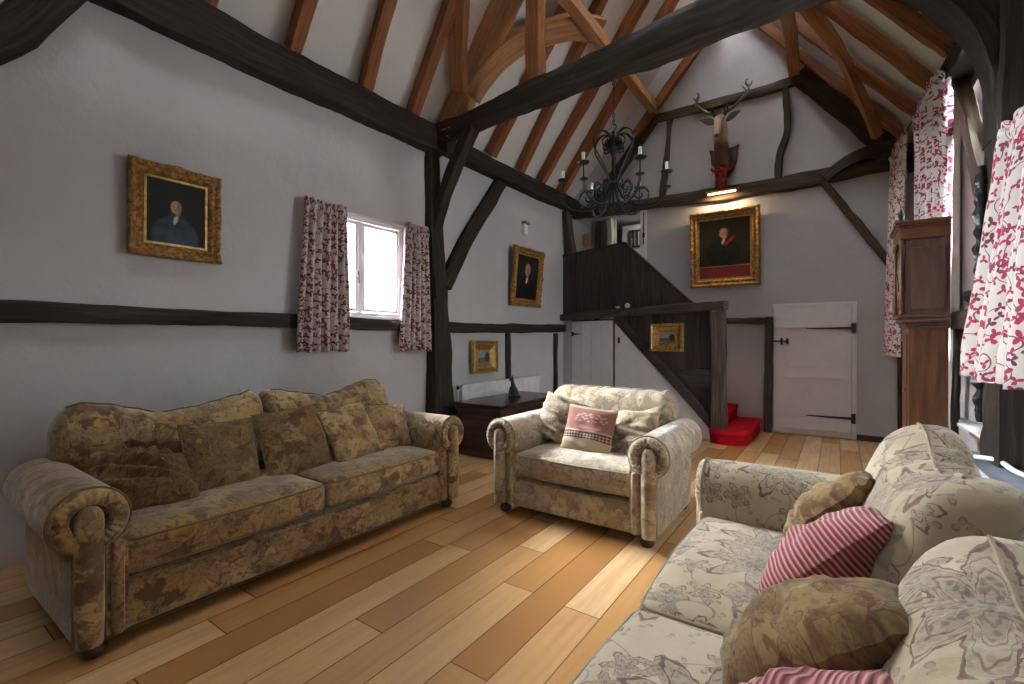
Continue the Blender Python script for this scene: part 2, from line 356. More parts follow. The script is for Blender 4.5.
        if smooth:
            me.shade_smooth()
            me.set_sharp_from_angle(angle=radians(smooth))
        o = bpy.data.objects.new(name, me); C.objects.link(o)
        if parent: o.parent = parent
        if bevel:
            b = o.modifiers.new('bevel', 'BEVEL'); b.width = bevel; b.segments = 2; b.limit_method = 'ANGLE'
        if sub:
            b = o.modifiers.new('sub', 'SUBSURF'); b.levels = b.render_levels = sub
        return o

def tag(o, label, cat, group=None, kind=None):
    o['label'] = label; o['category'] = cat
    if group: o['group'] = group
    if kind: o['kind'] = kind
    return o
def thing(name, label, cat, loc=(0,0,0), rz=0, group=None):
    o = bpy.data.objects.new(name, None); C.objects.link(o); o.location = loc; o.rotation_euler = (0,0,rz); o.empty_display_size = .1
    return tag(o, label, cat, group)
def struct(name, mb, mat, **kw):
    o = mb.build(name, mat, **kw); o['kind'] = 'structure'; return o
def resample(pts, step=.1):
    pts = [Vector(p) for p in pts]
    if len(pts) > 2:  # catmull-rom
        out = []
        for i in range(len(pts)-1):
            p0, p1, p2, p3 = pts[max(i-1,0)], pts[i], pts[i+1], pts[min(i+2, len(pts)-1)]
            k = max(2, int((p2-p1).length/step))
            for j in range(k):
                t = j/k; out.append(.5*((2*p1)+(p2-p0)*t+(2*p0-5*p1+4*p2-p3)*t*t+(3*p1-p0-3*p2+p3)*t**3))
        return out+[pts[-1]]
    k = max(2, int((pts[1]-pts[0]).length/step)); return [pts[0].lerp(pts[1], j/k) for j in range(k+1)]
def hewn(pts, w, h, up=(0,0,1), rough=.012, seed=None, ch=.18, taper=None):
    mb = MB(); path = resample(pts, .09); sd = seed if seed is not None else random.random()*99; n = len(path)
    def prof(i, l):
        k = 1 if taper is None else taper[0]+(taper[1]-taper[0])*i/(n-1)
        W, H = w*k/2, h*k/2; c = min(W, H)*ch
        base = [(W-c,-H),(W,-H+c),(W,0),(W,H-c),(W-c,H),(0,H),(-W+c,H),(-W,H-c),(-W,0),(-W,-H+c),(-W+c,-H),(0,-H)]
        out = []
        for q, (a, b) in enumerate(base):
            d = noise.noise(Vector((l*1.7+sd, q*.9, sd)))*rough*1.6 + noise.noise(Vector((l*6+sd, q*2.1, sd*2)))*rough*.7
            s_ = 1+d/max(.03, sqrt(a*a+b*b)); out.append((a*s_, b*s_))
        return out
    return mb.sweep(path, prof, up)
def beam(name, pts, w, h, mat, label, cat='beam', up=(0,0,1), group=None, parent=None, **kw):
    o = hewn(pts, w, h, up, **kw).build(name, M[mat], parent, smooth=40)
    if not parent: tag(o, label, cat, group)
    return o

# ---------------------------------------------------------------- room shell
s = struct('floor', MB().span((XL-.3, YN-.3, -.1), (XR+.3, 10.1, 0)), M['floor'])
def wall_holes(axis, p0, p1, a0, a1, z0, z1, holes, mat):
    # wall slab between p0..p1 on `axis`, a along the other axis, rectangular holes (a0,a1,z0,z1)
    mb = MB(); A = sorted({a0, a1, *[h[0] for h in holes], *[h[1] for h in holes]}); Z = sorted({z0, z1, *[h[2] for h in holes], *[h[3] for h in holes]})
    na, nz = len(A)-1, len(Z)-1
    def hole(i, k):
        if i < 0 or k < 0 or i >= na or k >= nz: return True
        a, z = (A[i]+A[i+1])/2, (Z[k]+Z[k+1])/2; return any(h[0] < a < h[1] and h[2] < z < h[3] for h in holes)
    P = lambda p, a, z: (p, a, z) if axis == 0 else (a, p, z)
    for i in range(na):
        for k in range(nz):
            if hole(i, k): continue
            for p in (p0, p1): mb.add([P(p, A[i], Z[k]), P(p, A[i+1], Z[k]), P(p, A[i+1], Z[k+1]), P(p, A[i], Z[k+1])], [(0,1,2,3)])
            for (di, dk, q) in ((-1,0,((A[i],Z[k]),(A[i],Z[k+1]))), (1,0,((A[i+1],Z[k]),(A[i+1],Z[k+1]))), (0,-1,((A[i],Z[k]),(A[i+1],Z[k]))), (0,1,((A[i],Z[k+1]),(A[i+1],Z[k+1])))):
                if hole(i+di, k+dk):
                    (a_, z_), (b_, y_) = q; mb.add([P(p0,a_,z_), P(p1,a_,z_), P(p1,b_,y_), P(p0,b_,y_)], [(0,1,2,3)])
    return mb
W1 = (2.60, 3.63, 1.56, 2.58)
struct('wall_left', wall_holes(0, XL-.22, XL, YN, YB, 0, 3.78, [W1], None), M['plaster'], smooth=0)
WR = (2.75, 3.35, 1.02, 2.55); WF = (4.40, 6.0, .62, 3.32)
struct('wall_right', wall_holes(0, XR+.22, XR, YN, YB, 0, 3.62, [WR, WF], None), M['plaster'], smooth=0)
# gable wall with the landing opening on its left
ZR, XRIDGE = 6.62, -1.53
mb = MB()
def gable(y0, y1, pl, mat, name):
    mb = MB()
    for poly in pl: mb.prism(poly, y1-y0, lambda a, b, d: Vector((a, y0+d, b)))
    return struct(name, mb, mat, smooth=0)
gable(YB, YB+.2, [[(-2.63,0),(XR+.2,0),(XR+.2,3.5),(-2.63,3.5)], [(XL-.3,3.5),(XR+.3,3.5),(XR+.3,3.8),(XRIDGE,ZR+.5),(XL-.3,4.1)], [(XL-.2,0),(-2.63,0),(-2.63,1.66),(XL-.2,1.66)]], M['plaster'], 'wall_back')
gable(YN-.2, YN, [[(XL-.3,0),(XR+.3,0),(XR+.3,3.8),(XRIDGE,ZR+.5),(XL-.3,4.1)]], M['plaster'], 'wall_near')
# roof slopes (plaster between the rafters)
def slope(name, x0, z0, x1, z1, y0, y1, th=.12):
    d = Vector((x1-x0, 0, z1-z0)).normalized(); n = Vector((-d.z, 0, d.x)); n = n if n.z > 0 else -n
    mb = MB(); K = 24; J = 10; P = []
    for i in range(K+1):
        row = []
        for j in range(J+1):
            y = y0+(y1-y0)*i/K; t = j/J; p = Vector((x0+(x1-x0)*t, y, z0+(z1-z0)*t))
            row.append(p+n*(.05+.018*noise.noise(Vector((y*1.3, t*4, x0)))))
        P.append(row)
    mb.grid(P); Q = [[p+n*th for p in r] for r in P]; mb.grid(Q, flip=True)
    mb.grid([[a, b] for a, b in zip([r[0] for r in P], [r[0] for r in Q])]); mb.grid([[a, b] for a, b in zip([r[-1] for r in Q], [r[-1] for r in P])])
    mb.add([P[0][0], P[0][-1], Q[0][-1], Q[0][0]], [(0,1,2,3)]); mb.add([P[-1][0], P[-1][-1], Q[-1][-1], Q[-1][0]], [(3,2,1,0)])
    return struct(name, mb, M['ceiling'])
slope('ceiling', XL-.12, 3.66, XRIDGE, ZR+.05, YN-.1, YB+.1)
slope('ceiling_right', XR+.12, 3.46, XRIDGE, ZR+.05, YN-.1, YB+.1)
# landing recess behind the opening
mb = MB(); mb.span((XL-.2, 9.3, 1.5), (-2.4, 9.45, 3.9)); mb.span((XL-.2, YB+.2, 3.5), (-2.4, 9.3, 3.62)); mb.span((-2.63, YB+.2, 0), (-2.5, 9.3, 3.5)); mb.span((XL-.2, YB+.001, 0), (XL, 9.3, 3.5))
struct('wall_landing', mb, M['plaster'], smooth=0)
struct('floor_landing', MB().span((XL, 7.28, 1.60), (-2.64, 9.3, 1.66)), M['dark2'])
mb = MB(); mb.span((.215, YB-.02, 0), (.62, YB-.001, .075)); struct('baseboard_back', mb, M['dark2'])

# ---------------------------------------------------------------- windows
def window(n, x, y0, y1, z0, z1, out, mull, setb=.12):
    # casement in a wall of constant x; out = -1/+1 is the outdoor side
    xc = x+out*setb; t = .045
    mb = MB(); mb.box((xc, y0+t/2, (z0+z1)/2), (.07, t, z1-z0)); mb.box((xc, y1-t/2, (z0+z1)/2), (.07, t, z1-z0))
    mb.box((xc, (y0+y1)/2, z0+t/2), (.07, y1-y0-2*t, t)); mb.box((xc, (y0+y1)/2, z1-t/2), (.07, y1-y0-2*t, t))
    for m in mull: mb.box((xc, m, (z0+z1)/2), (.065, .045, z1-z0-2*t))
    root = struct('window_%d' % n, mb, M['white'], smooth=0, bevel=.004)
    ed = [y0+t]+[v for m in mull for v in (m-.0225, m+.0225)]+[y1-t]
    for i in range(0, len(ed), 2):
        a, b = ed[i]+.004, ed[i+1]-.004; s_ = .034; xs_ = xc-out*.012
        mb = MB(); mb.box((xs_, a+s_/2, (z0+z1)/2), (.04, s_, z1-z0-2*t-.01)); mb.box((xs_, b-s_/2, (z0+z1)/2), (.04, s_, z1-z0-2*t-.01))
        mb.box((xs_, (a+b)/2, z0+t+.005+s_/2), (.04, b-a-2*s_, s_)); mb.box((xs_, (a+b)/2, z1-t-.005-s_/2), (.04, b-a-2*s_, s_))
        sa = mb.build('sash', M['white'], root, smooth=0, bevel=.003)
        MB().box((xs_, (a+b)/2, (z0+z1)/2), (.004, b-a-2*s_+.01, z1-z0-2*t-2*s_)).build('pane', M['glass'], sa, smooth=0)
    mb = MB(); hy = ed[1]-.02; hz = z0+(z1-z0)*.42
    mb.box((xc-out*.045, hy, hz), (.02, .018, .06)); mb.tube([(xc-out*.06, hy, hz+.01), (xc-out*.065, hy, hz-.03), (xc-out*.06, hy+.01, hz-.09)], .006)
    mb.build('latch', M['iron'], root)
    mb = MB(); mb.box((x+out*.03, (y0+y1)/2, z0-.012), (.16, y1-y0+.06, .03)); mb.build('window_sill', M['white'], root, smooth=0, bevel=.006)
    return root
window(1, XL, *W1, -1, [3.07])
window(2, XR, *WR, 1, [])
window(3, XR, WF[0], 5.36, WF[2], WF[3], 1, [4.88], .175)
mb = MB(); mb.prism([(XR+.0005,5.999),(XR+.22,5.999),(XR+.22,5.362),(XR+.13,5.362)], WF[3]-WF[2]-.002, lambda a, b, d: Vector((a, b, WF[2]+.001+d))); struct('wall_right_jamb', mb, M['plaster'], smooth=0)
# what stands outside the left window
mb = MB(); gt = thing('garden_tree', 'thin pale tree outside, seen through the left wall window', 'tree', (0,0,0))
random.seed(3)
for k in range(26):
    p = Vector((-6.2+random.uniform(-.5,.5), 4.55+random.uniform(-.45,.45), 2.0+random.uniform(-.1,1.3)))
    for q in range(16):
        c = p+Vector([random.gauss(0,.09) for _ in range(3)]); d = Vector([random.gauss(0,1) for _ in range(3)]).normalized()*.035; e = d.cross(Vector((random.random(), 1, .3))).normalized()*.02
        mb.add([c-d, c+e, c+d, c-e], [(0,1,2,3)])
sh = mb.build('foliage', m_plain('pale_leaves', (.45,.36,.34), .8), gt, smooth=0); sh['kind'] = 'stuff'
MB().tube([(-6.2,4.5,-.5), (-6.25,4.55,1.5), (-6.1,4.5,3.1)], lambda i,l: .035).build('trunk', M['cream'], gt)
MB().span((-16, -12, -.75), (XL-.25, 26, -.6)).build('lawn', m_plain('lawn_grass', (.10,.14,.05), .95), smooth=0)['kind'] = 'structure'
bpy.data.objects['lawn'].name = 'ground'

# ---------------------------------------------------------------- timbers
LW = 'on the white left wall'
beam('wall_plate', [(XL+.05, YN, 3.64), (XL+.05, 1.3, 3.63), (XL+.05, 2.8, 3.64), (XL+.05, 4.1, 3.65)], .22, .30, 'dark', 'heavy black wall plate atop the left wall, on the near side of the post', taper=(1.05,.95), ch=.12, rough=.02)
beam('wall_plate', [(XL+.05, 4.12, 3.66), (XL+.05, 5.8, 3.66), (XL+.05, YB, 3.69)], .20, .22, 'dark', 'blackened oak wall plate on the left wall between the post and the gable', ch=.12)
beam('curved_wall_brace', [(XL+.01, .05, 2.55), (XL+.02, .35, 2.84), (XL+.02, .60, 3.12), (XL+.03, .86, 3.58)], .14, .21, 'dark', 'curved dark brace rising to the left wall plate in the top left corner', up=(0,-.6,.8), rough=.022)
beam('mid_rail', [(XL+.02, YN, 1.485), (XL+.02, 1.4, 1.485), (XL+.02, 3.96, 1.48)], .09, .115, 'dark', 'long dark timber rail along the left wall behind the three seat sofa')
beam('mid_rail', [(XL+.02, 4.27, 1.475), (XL+.02, 5.8, 1.49), (XL+.02, 7.24, 1.52)], .09, .125, 'dark', 'dark timber rail on the left wall between the post and the staircase')
beam('wall_post', [(XL+.05, 4.05, 0), (XL+.04, 4.07, .9), (XL+.04, 4.04, 1.8), (XL+.03, 3.99, 2.9), (XL+.03, 3.97, 3.56)], .24, .27, 'dark', 'dark oak post against the left wall beside the small window', up=(0,1,0), rough=.022, taper=(1.22,.52))
beam('wall_stud', [(XL+.01, 5.56, .1), (XL+.01, 5.54, 1.42)], .06, .09, 'dark', 'thin dark stud under the left rail, nearer the post', up=(0,1,0))
beam('wall_stud', [(XL+.01, 6.93, .1), (XL+.01, 6.95, 1.43)], .06, .09, 'dark', 'thin dark stud under the left rail, nearer the staircase', up=(0,1,0))
beam('tie_beam', [(XL-.05, 4.08, 3.75), (-3.3, 4.08, 3.775), (-2.5, 4.08, 3.83), (-1.6, 4.08, 3.875), (-.7, 4.07, 3.93), (.2, 4.07, 3.98), (XR+.1, 4.07, 3.98)], .26, .27, 'dark', 'great black cambered tie beam crossing the room above the chandelier', taper=(.62,1.14), rough=.03, ch=.14)
beam('knee_brace', [(XL+.06, 4.00, 2.62), (-3.70, 4.04, 3.10), (-3.38, 4.08, 3.70)], .13, .14, 'dark', 'straight dark knee brace from the left post up to the tie beam', up=(0,1,0))
beam('wall_brace', [(XL+.03, 4.2, 1.98), (XL+.03, 4.62, 2.62), (XL+.03, 5.36, 3.56)], .09, .19, 'dark', 'dark slanting brace on the left wall between post and plate', up=(0,-.7,.7))
# right post with its curved braces
beam('wall_post', [(XR-.01, 4.03, .58), (XR-.01, 4.03, 2.0), (XR-.0, 4.03, 2.9), (XR+.02, 4.05, 3.9)], .22, .34, 'dark', 'dark oak post against the right wall next to the near curtain', up=(0,1,0), rough=.03)
beam('arched_brace', [(.88, 4.08, 2.55), (.84, 4.08, 3.0), (.70, 4.07, 3.38), (.40, 4.07, 3.74), (.05, 4.07, 3.93)], .22, .30, 'dark', 'massive dark arched brace from the right post up to the tie beam', up=(0,1,0), rough=.03)
beam('arched_wall_brace', [(.84, 4.25, 2.15), (.84, 4.62, 2.5), (.83, 4.95, 3.0), (.80, 5.3, 3.52)], .09, .15, 'gableoak', 'brown curved brace on the right wall above the clock side of the post', up=(0,-.7,.7), rough=.02)
beam('wall_plate', [(XR-.06, YN, 3.52), (XR-.06, 3, 3.52), (XR-.06, YB, 3.52)], .20, .20, 'dark', 'dark wall plate along the top of the right wall', rough=.02)
beam('mid_rail', [(XR-.01, 4.2, 1.49), (XR-.01, 5.9, 1.49)], .09, .14, 'dark', 'short dark rail on the right wall between clock and post')
beam('wall_stud', [(XR-.01, 5.62, .0), (XR-.02, 5.66, .7), (XR-.01, 5.58, 1.42)], .05, .06, 'dark', 'thin curved dark stud low on the right wall beside the clock', up=(0,1,0))
struct('trim_1', MB().span((XR-.05, 5.72, 1.56), (XR+.02, 5.98, 3.42)), M['jamb'], bevel=.008)
beam('corner_post', [(.66, 7.58, 0), (.66, 7.58, 1.3)], .07, .07, 'gableoak', 'narrow dark post in the far right corner behind the clock', up=(0,1,0))
# gable frame
GY = YB-.02
beam('gable_tie_beam', [(XL, GY, 3.60), (-2.5, GY, 3.56), (-1.2, GY, 3.52), (-.1, GY, 3.53), (XR, GY, 3.58)], .12, .19, 'gableoak', 'long dark tie beam across the far gable above the large portrait', up=(0,0,1), rough=.02)
beam('curved_timber', [(-.15, GY-.07, 3.49), (.1, GY-.07, 3.66), (.4, GY-.07, 3.74), (.8, GY-.07, 3.76)], .08, .13, 'gableoak', 'short curved timber lying over the right end of the gable tie beam', rough=.02)
beam('gable_collar', [(-2.52, GY, 4.93), (-1.4, GY, 4.90), (-.38, GY, 4.92)], .12, .13, 'gableoak', 'dark collar beam across the gable behind the antlers', rough=.02)
beam('gable_principal', [(-3.62, GY, 3.60), (-3.0, GY, 4.28), (-2.42, GY, 4.99)], .14, .17, 'gableoak', 'dark sloping gable timber at the left of the collar', rough=.02)
beam('gable_principal', [(-.46, GY, 5.0), (.1, GY, 4.30), (.62, GY, 3.62)], .14, .22, 'gableoak', 'broad dark sloping gable timber at the right of the collar', rough=.02)
beam('gable_stud', [(-2.33, GY, 3.62), (-2.27, GY, 4.2), (-2.21, GY, 4.87)], .08, .09, 'gableoak', 'thin crooked gable stud left of the stag head', up=(0,1,0), rough=.02)
beam('gable_stud', [(-.70, GY, 3.60), (-.68, GY, 3.9), (-.58, GY, 4.3), (-.61, GY, 4.85)], .08, .13, 'gableoak', 'crooked gable stud right of the stag head', up=(0,1,0), rough=.02)
beam('gable_brace', [(-.16, GY, 3.44), (.12, GY, 2.98), (.60, GY, 2.20)], .08, .13, 'gableoak', 'dark slanting brace below the right end of the gable tie beam', up=(0,1,0), rough=.02)
# rafters: left slope (foot y, y shift per metre of x)
def roofz_l(x): return 3.66+(x-(XL-.12))*(ZR+.05-3.66)/(XRIDGE-(XL-.12))
def roofz_r(x): return 3.46+(x-(XR+.12))*(ZR+.05-3.46)/(XRIDGE-(XR+.12))
names_l = [(-1.0,0,'out of frame behind the near brace'), (-.2,0,'n'), (.7,0,'n'), (1.57,-.02,'leftmost one at the top edge of the photo'), (2.25,-.10,'second one from the left of the photo'), (3.0,-.25,'third one from the left, well before the post'), (3.64,-.22,'the last one before the thick truss timbers'),
           (5.06,-.10,'first one beyond the tie beam'), (5.76,-.24,'second one beyond the tie beam'), (6.35,-.12,'third one beyond the tie beam'), (7.0,-.13,'fourth one beyond the tie beam, ending by the chandelier')]
for y, k, lab in names_l:
    if y < 1.2: continue
    pts = []
    for x in (-3.86, -3.3, -2.6, XRIDGE+.02):
        pts.append((x, y+k*(x+3.86), roofz_l(x)-.075))
    beam('rafter', pts, .105, .15, 'oak', 'orange rafter on the left slope, '+lab, 'rafter', group='left roof rafters', rough=.008, ch=.1)
beam('rafter', [(-2.75, 7.55, 4.72), (-2.2, 7.54, 5.32), (-1.5, 7.53, 6.1)], .10, .13, 'oak', 'orange oak rafter on the left slope lying against the far gable', 'rafter', group='left roof rafters', rough=.008)
for y, k, lab in ((4.55,0,'the nearest one, by the arched brace'), (5.2,-.08,'next after the nearest, ending at the arched brace'), (5.9,-.08,'ending at the top of the near tall curtain'), (6.62,.1,'third from the gable, over the clock'), (7.4,.05,'closest to the far gable')):
    pts = [(x, y+k*(.72-x), roofz_r(x)-.075) for x in (.76, .2, -.6, XRIDGE-.02)]
    beam('rafter', pts, .08, .11, 'oak', 'orange rafter on the right roof slope, '+lab, 'rafter', group='right roof rafters', rough=.014, ch=.1)
# purlins, truss and braces in light oak
beam('purlin', [(-2.44, 7.6, 5.04), (-2.44, 5.8, 5.05), (-2.44, 4.3, 5.06), (-2.46, YN+.1, 5.08)], .125, .14, 'oak_l', 'pale oak purlin running behind the tie beam to the gable collar left end', ch=.06)
beam('purlin', [(-.50, 7.6, 5.05), (-.46, 5.8, 5.05), (-.43, 4.0, 5.06), (-.43, YN+.1, 5.06)], .13, .16, 'oak_l', 'pale oak purlin ending at the right end of the gable collar', ch=.06)
def slopep(x, off): return roofz_l(x)-off
beam('principal_rafter', [(-3.80, 4.12, 3.74), (-3.3, 4.10, 4.42), (-2.7, 4.08, 5.15), (-1.9, 4.08, 6.0)], .20, .24, 'oak_l', 'thick pale principal rafter rising from the left end of the tie beam', ch=.05)
beam('queen_strut', [(-2.555, 4.1, 3.95), (-2.55, 4.1, 5.3)], .15, .15, 'oak', 'upright orange oak strut standing on the tie beam', up=(0,1,0), ch=.05)
beam('queen_strut', [(-.42, 4.1, 4.05), (-.44, 4.1, 5.3)], .15, .15, 'oak', 'upright oak strut standing on the right part of the tie beam', up=(0,1,0), ch=.05)
beam('wind_brace', [(-3.42, 4.1, 4.08), (-3.22, 4.18, 4.36), (-2.94, 4.47, 4.72), (-2.62, 5.02, 5.05), (-2.44, 5.45, 5.18)], .09, .27, 'oak_l', 'curved pale wind brace from the principal rafter to the purlin', up=(-.32,.84,-.38), ch=.06)
beam('wind_brace', [(-3.48, 3.98, 4.10), (-3.25, 3.70, 4.42), (-2.9, 3.35, 4.85)], .08, .20, 'oak_l', 'straight pale brace leaning toward the near side of the principal rafter', up=(-.6,-.3,.7), ch=.06)
beam('wind_brace', [(-.36, 5.9, 5.0), (-.02, 6.4, 4.62), (.22, 6.95, 4.22), (.40, 7.4, 3.86)], .07, .11, 'oak_l', 'pale curved wind brace on the right roof slope below the purlin', up=(.6,.3,.7), ch=.06)

# ---------------------------------------------------------------- the boarded staircase (skewed across the far left corner)
SA = Vector((-3.94, 7.25, 0)); SB = Vector((-1.30, 6.45, 0)); ST = (SB-SA).normalized(); SN = Vector((ST.y, -ST.x, 0))   # SN points to the room
def sp_(s_, z, d): return SA+ST*s_+Vector((0,0,z))+SN*d
st = thing('boarded_staircase', 'dark boarded staircase enclosure with sloping top across the far left corner', 'staircase')
nb = 12
def topz(s_): return 2.785+.015*s_/1.33 if s_ < 1.33 else 2.80-.97*(s_-1.33)/1.10
M['boards'] = m_wood('dark_boards', (.016,.011,.010), (.034,.024,.021), (.068,.052,.046), .5, .7, .35)
M['boards2'] = m_wood('grey_boards', (.030,.026,.025), (.052,.045,.043), (.085,.075,.07), .55, .7, .35)
def board(a, b, zf0, zf1, d0, d1, mat, mid=None, name='board'):
    ss = [a+.003] + ([m_ for m_ in (mid or []) if a < m_ < b]) + [b-.003]
    poly = [(x, zf0(x)) for x in ss]+[(x, zf1(x)) for x in ss[::-1]]
    mb = MB(); mb.prism(poly, d1-d0, lambda s_, z, d: sp_(s_, z, d0+d))
    for q in range(len(mb.f)):   # grain upright
        mb.uv[q] = [(mb.v[i].z, (mb.v[i]-SA).dot(ST)) for i in mb.f[q]]
    return mb.build(name, mat, st, smooth=0, bevel=.003)
e = [0, .16,.33,.49,.66,.84,.99,1.16,1.33,1.50,1.66,1.83,1.98,2.14,2.31,2.45]
for a, b in zip(e[:-1], e[1:]): board(a, b, lambda x: 1.70, lambda x: max(1.72, topz(x)), -.015, .012, M['boards'] if int(a*9) % 3 else M['boards2'], [1.33])
def capmb(a, b, za, zb, w=.035):
    mb = MB(); P = [sp_(a, za, -.03), sp_(b, zb, -.03)]; L = (P[1]-P[0]); up = L.cross(SN).normalized()
    mb.add([p+SN*d+up*h for p in P for d in (0,.055) for h in (-w/2, w/2)], [(0,1,3,2),(4,6,7,5),(0,4,5,1),(2,3,7,6),(0,2,6,4),(1,5,7,3)]); return mb
capmb(0, 1.33, 2.785, 2.80).build('top_rail', M['dark'], st, smooth=0); capmb(1.33, 2.45, 2.80, 1.80).build('handrail', M['dark'], st, smooth=0)
o = hewn([sp_(-.0, 1.71, .05), sp_(1.4, 1.735, .05), sp_(2.94, 1.755, .06)], .13, .115).build('landing_beam', M['dark2'], st)
o = hewn([sp_(2.79, 0, -.05), sp_(2.80, .8, -.04), sp_(2.80, 1.69, -.01)], .17, .15, up=(0,1,0)).build('newel_post', M['dark2'], st)
dz = lambda x: 1.60-(x-1.12)*.90
e = [1.13,1.28,1.46,1.64,1.82,2.0,2.16,2.34,2.53,2.72]
for i, (a, b) in enumerate(zip(e[:-1], e[1:])): board(a, b, lambda x: max(0, dz(x)), lambda x: 1.72, -.02, .0, M['boards'] if i % 3 else M['boards2'])
mb = MB(); mb.prism([(1.13,1.70),(1.26,1.70),(2.70,.35),(2.70,.17)], .025, lambda a, z, d: sp_(a, z, d)); mb.build('stair_string', M['boards2'], st, smooth=0, bevel=.003)
mb = MB(); mb.prism([(2.18,.93),(2.72,.93),(2.72,.70),(2.42,.70)], .012, lambda a, z, d: sp_(a, z, .001+d)); mb.build('patch_board', M['boards2'], st, smooth=0)
# white plaster strip and cupboard doors below
mb = MB(); mb.prism([(0,0),(.19,0),(.19,1.655),(0,1.655)], .03, lambda a, z, d: sp_(a, z, -.03+d)); struct('wall_stair', mb, M['plaster'], smooth=0)
cd = thing('cupboard_door', 'white plank cupboard door under the stairs with a black strap hinge', 'door')
mb = MB()
for k in range(4):
    a = .20+k*.2225; mb.prism([(a+.002,.01),(a+.2205,.01),(a+.2205,1.63),(a+.002,1.63)], .03, lambda s_, z, d: sp_(s_, z, -.035+d))
mb.build('door_panel', M['white2'], cd, smooth=0)
mb = MB(); mb.prism([(.205,1.455),(.255,1.455),(.26,1.435),(.42,1.425),(.42,1.415),(.26,1.405),(.255,1.385),(.205,1.385)], .006, lambda s_, z, d: sp_(s_, z, .0+d)); mb.build('strap_hinge', M['iron_m'], cd, smooth=0)
cd = thing('cupboard_door', 'white triangular cupboard door below the sloping stair string', 'door')
mb = MB(); mb.prism([(1.135,.01),(2.70,.01),(2.70,.15),(1.135,1.585)], .03, lambda s_, z, d: sp_(s_, z, -.035+d)); mb.build('door_panel', M['white2'], cd, smooth=0)
mb = MB(); mb.prism([(1.20,1.36),(1.235,1.36),(1.235,1.27),(1.20,1.27)], .008, lambda s_, z, d: sp_(s_, z, -.004+d)); mb.tube([sp_(1.217,1.35,.012), sp_(1.217,1.28,.016)], .006); mb.build('latch', M['iron_m'], cd)
struct('trim_2', MB().box((0,0,0), (.001,.001,.001)) if False else (lambda mb: (mb.prism([(1.09,0),(1.13,0),(1.13,1.655),(1.09,1.655)], .02, lambda s_, z, d: sp_(s_, z, -.045+d)), mb)[1])(MB()), M['iron_m'], smooth=0)
# red carpeted winder steps
stp = thing('carpeted_steps', 'two bright red carpeted winder steps at the foot of the dark newel post', 'steps')
def tread(poly, z0, z1, name, nose=.03):
    n = len(poly); c = Vector((sum(p[0] for p in poly)/n, sum(p[1] for p in poly)/n)); mb = MB()
    def off(k): return [Vector(p)+(Vector(p)-c).normalized()*k for p in poly]
    rings = []
    for z, k in ((z0, 0), (z1-.075, 0), (z1-.06, nose*.8), (z1-.035, nose), (z1-.01, nose*.8), (z1, nose*.2)): rings.append([Vector((q.x, q.y, z)) for q in off(k)])
    mb.grid(rings, None, cv=True); mb.add(rings[-1], [tuple(range(n))]); mb.add(rings[0], [tuple(range(n))[::-1]])
    return mb.build(name, M['carpet'], stp, smooth=50)
tread([(-1.29,6.62),(-1.34,6.42),(-1.27,6.35),(-1.12,6.33),(-1.0,6.37),(-.93,6.46),(-.92,6.62),(-.91,7.0),(-.91,7.615),(-1.29,7.615)], 0, .185, 'step')
tread([(-1.9,6.75),(-1.32,6.75),(-1.25,6.82),(-1.22,6.95),(-1.22,7.615),(-1.9,7.615)], .187, .375, 'step')
# two small ornaments on the landing beam
def small(name, s_, prof, mat, label, cat):
    mb = MB(); p = sp_(s_, 1.795+.012*s_/2.9, .08); mb.lathe(prof, p, 14); return tag(mb.build(name, mat), label, cat)
small('small_pebble', 1.26, [(.012,0),(.035,.008),(.04,.02),(.03,.034),(.008,.04)], M['clay'], 'small flat whitish ornament on the landing beam, the left one', 'ornament')
small('small_pot', 1.44, [(.022,0),(.036,.012),(.042,.035),(.034,.055),(.024,.06),(.028,.07),(.01,.072)], M['clay'], 'small round cream pot on the landing beam, right of the flat ornament', 'ornament')

# ---------------------------------------------------------------- landing recess details
beam('landing_post', [(-3.78, 7.36, 1.7), (-3.80, 7.34, 2.7), (-3.85, 7.32, 3.1), (-3.90, 7.30, 3.56)], .10, .20, 'dark2', 'dark curved post at the left end of the boarded landing', up=(0,1,0))
beam('landing_stud', [(-3.64, 8.0, 1.66), (-3.62, 8.0, 3.5)], .08, .10, 'dark2', 'dark upright stud on the landing beside the cream post', up=(0,1,0))
beam('cream_post', [(-3.40, 8.0, 1.66), (-3.42, 8.0, 2.8), (-3.36, 8.0, 3.1), (-3.38, 8.0, 3.5)], .10, .20, 'cream', 'crooked cream painted post on the landing behind the dark boards', 'post', up=(0,1,0), rough=.03)
mb = MB(); mb.box((-3.96+.11, 7.98, 3.17), (.16,.03,.28)); mb = MB().prism([(-.07,.13),(.08,.15),(.07,-.08),(0,-.14),(-.07,-.06)], .03, lambda a, b, d: Vector((-3.86+a, 7.97+d, 3.16+b)))
tag(mb.build('wooden_plaque', M['oak_l'], smooth=0, bevel=.004), 'small brown wooden plaque hanging on the landing wall', 'plaque')
struct('wall_landing_infill', MB().span((XL, 8.03, 1.66), (-3.30, 8.09, 3.5)), M['plaster'], smooth=0)
ld = thing('landing_door', 'white door with a small black grille at the top of the stairs', 'door')
mb = MB(); mb.box((-2.98, 8.4, 2.55), (.66, .04, 1.78)); mb.build('door_panel', M['white2'], ld, smooth=0, bevel=.004)
mb = MB(); gx0, gx1, gz0, gz1 = -3.17, -2.93, 3.02, 3.34
mb.span((gx0,8.36,gz0),(gx1,8.378,gz0+.03)); mb.span((gx0,8.36,gz1-.03),(gx1,8.378,gz1))
for k in range(4): x = gx0+k*(gx1-gx0-.03)/3; mb.span((x,8.355,gz0),(x+.03,8.378,gz1))
mb.build('grille', M['iron_m'], ld, smooth=0)
struct('trim_3', MB().span((-2.70, YB-.03, 1.75), (-2.60, YB+.21, 3.47)), M['white'], bevel=.006)
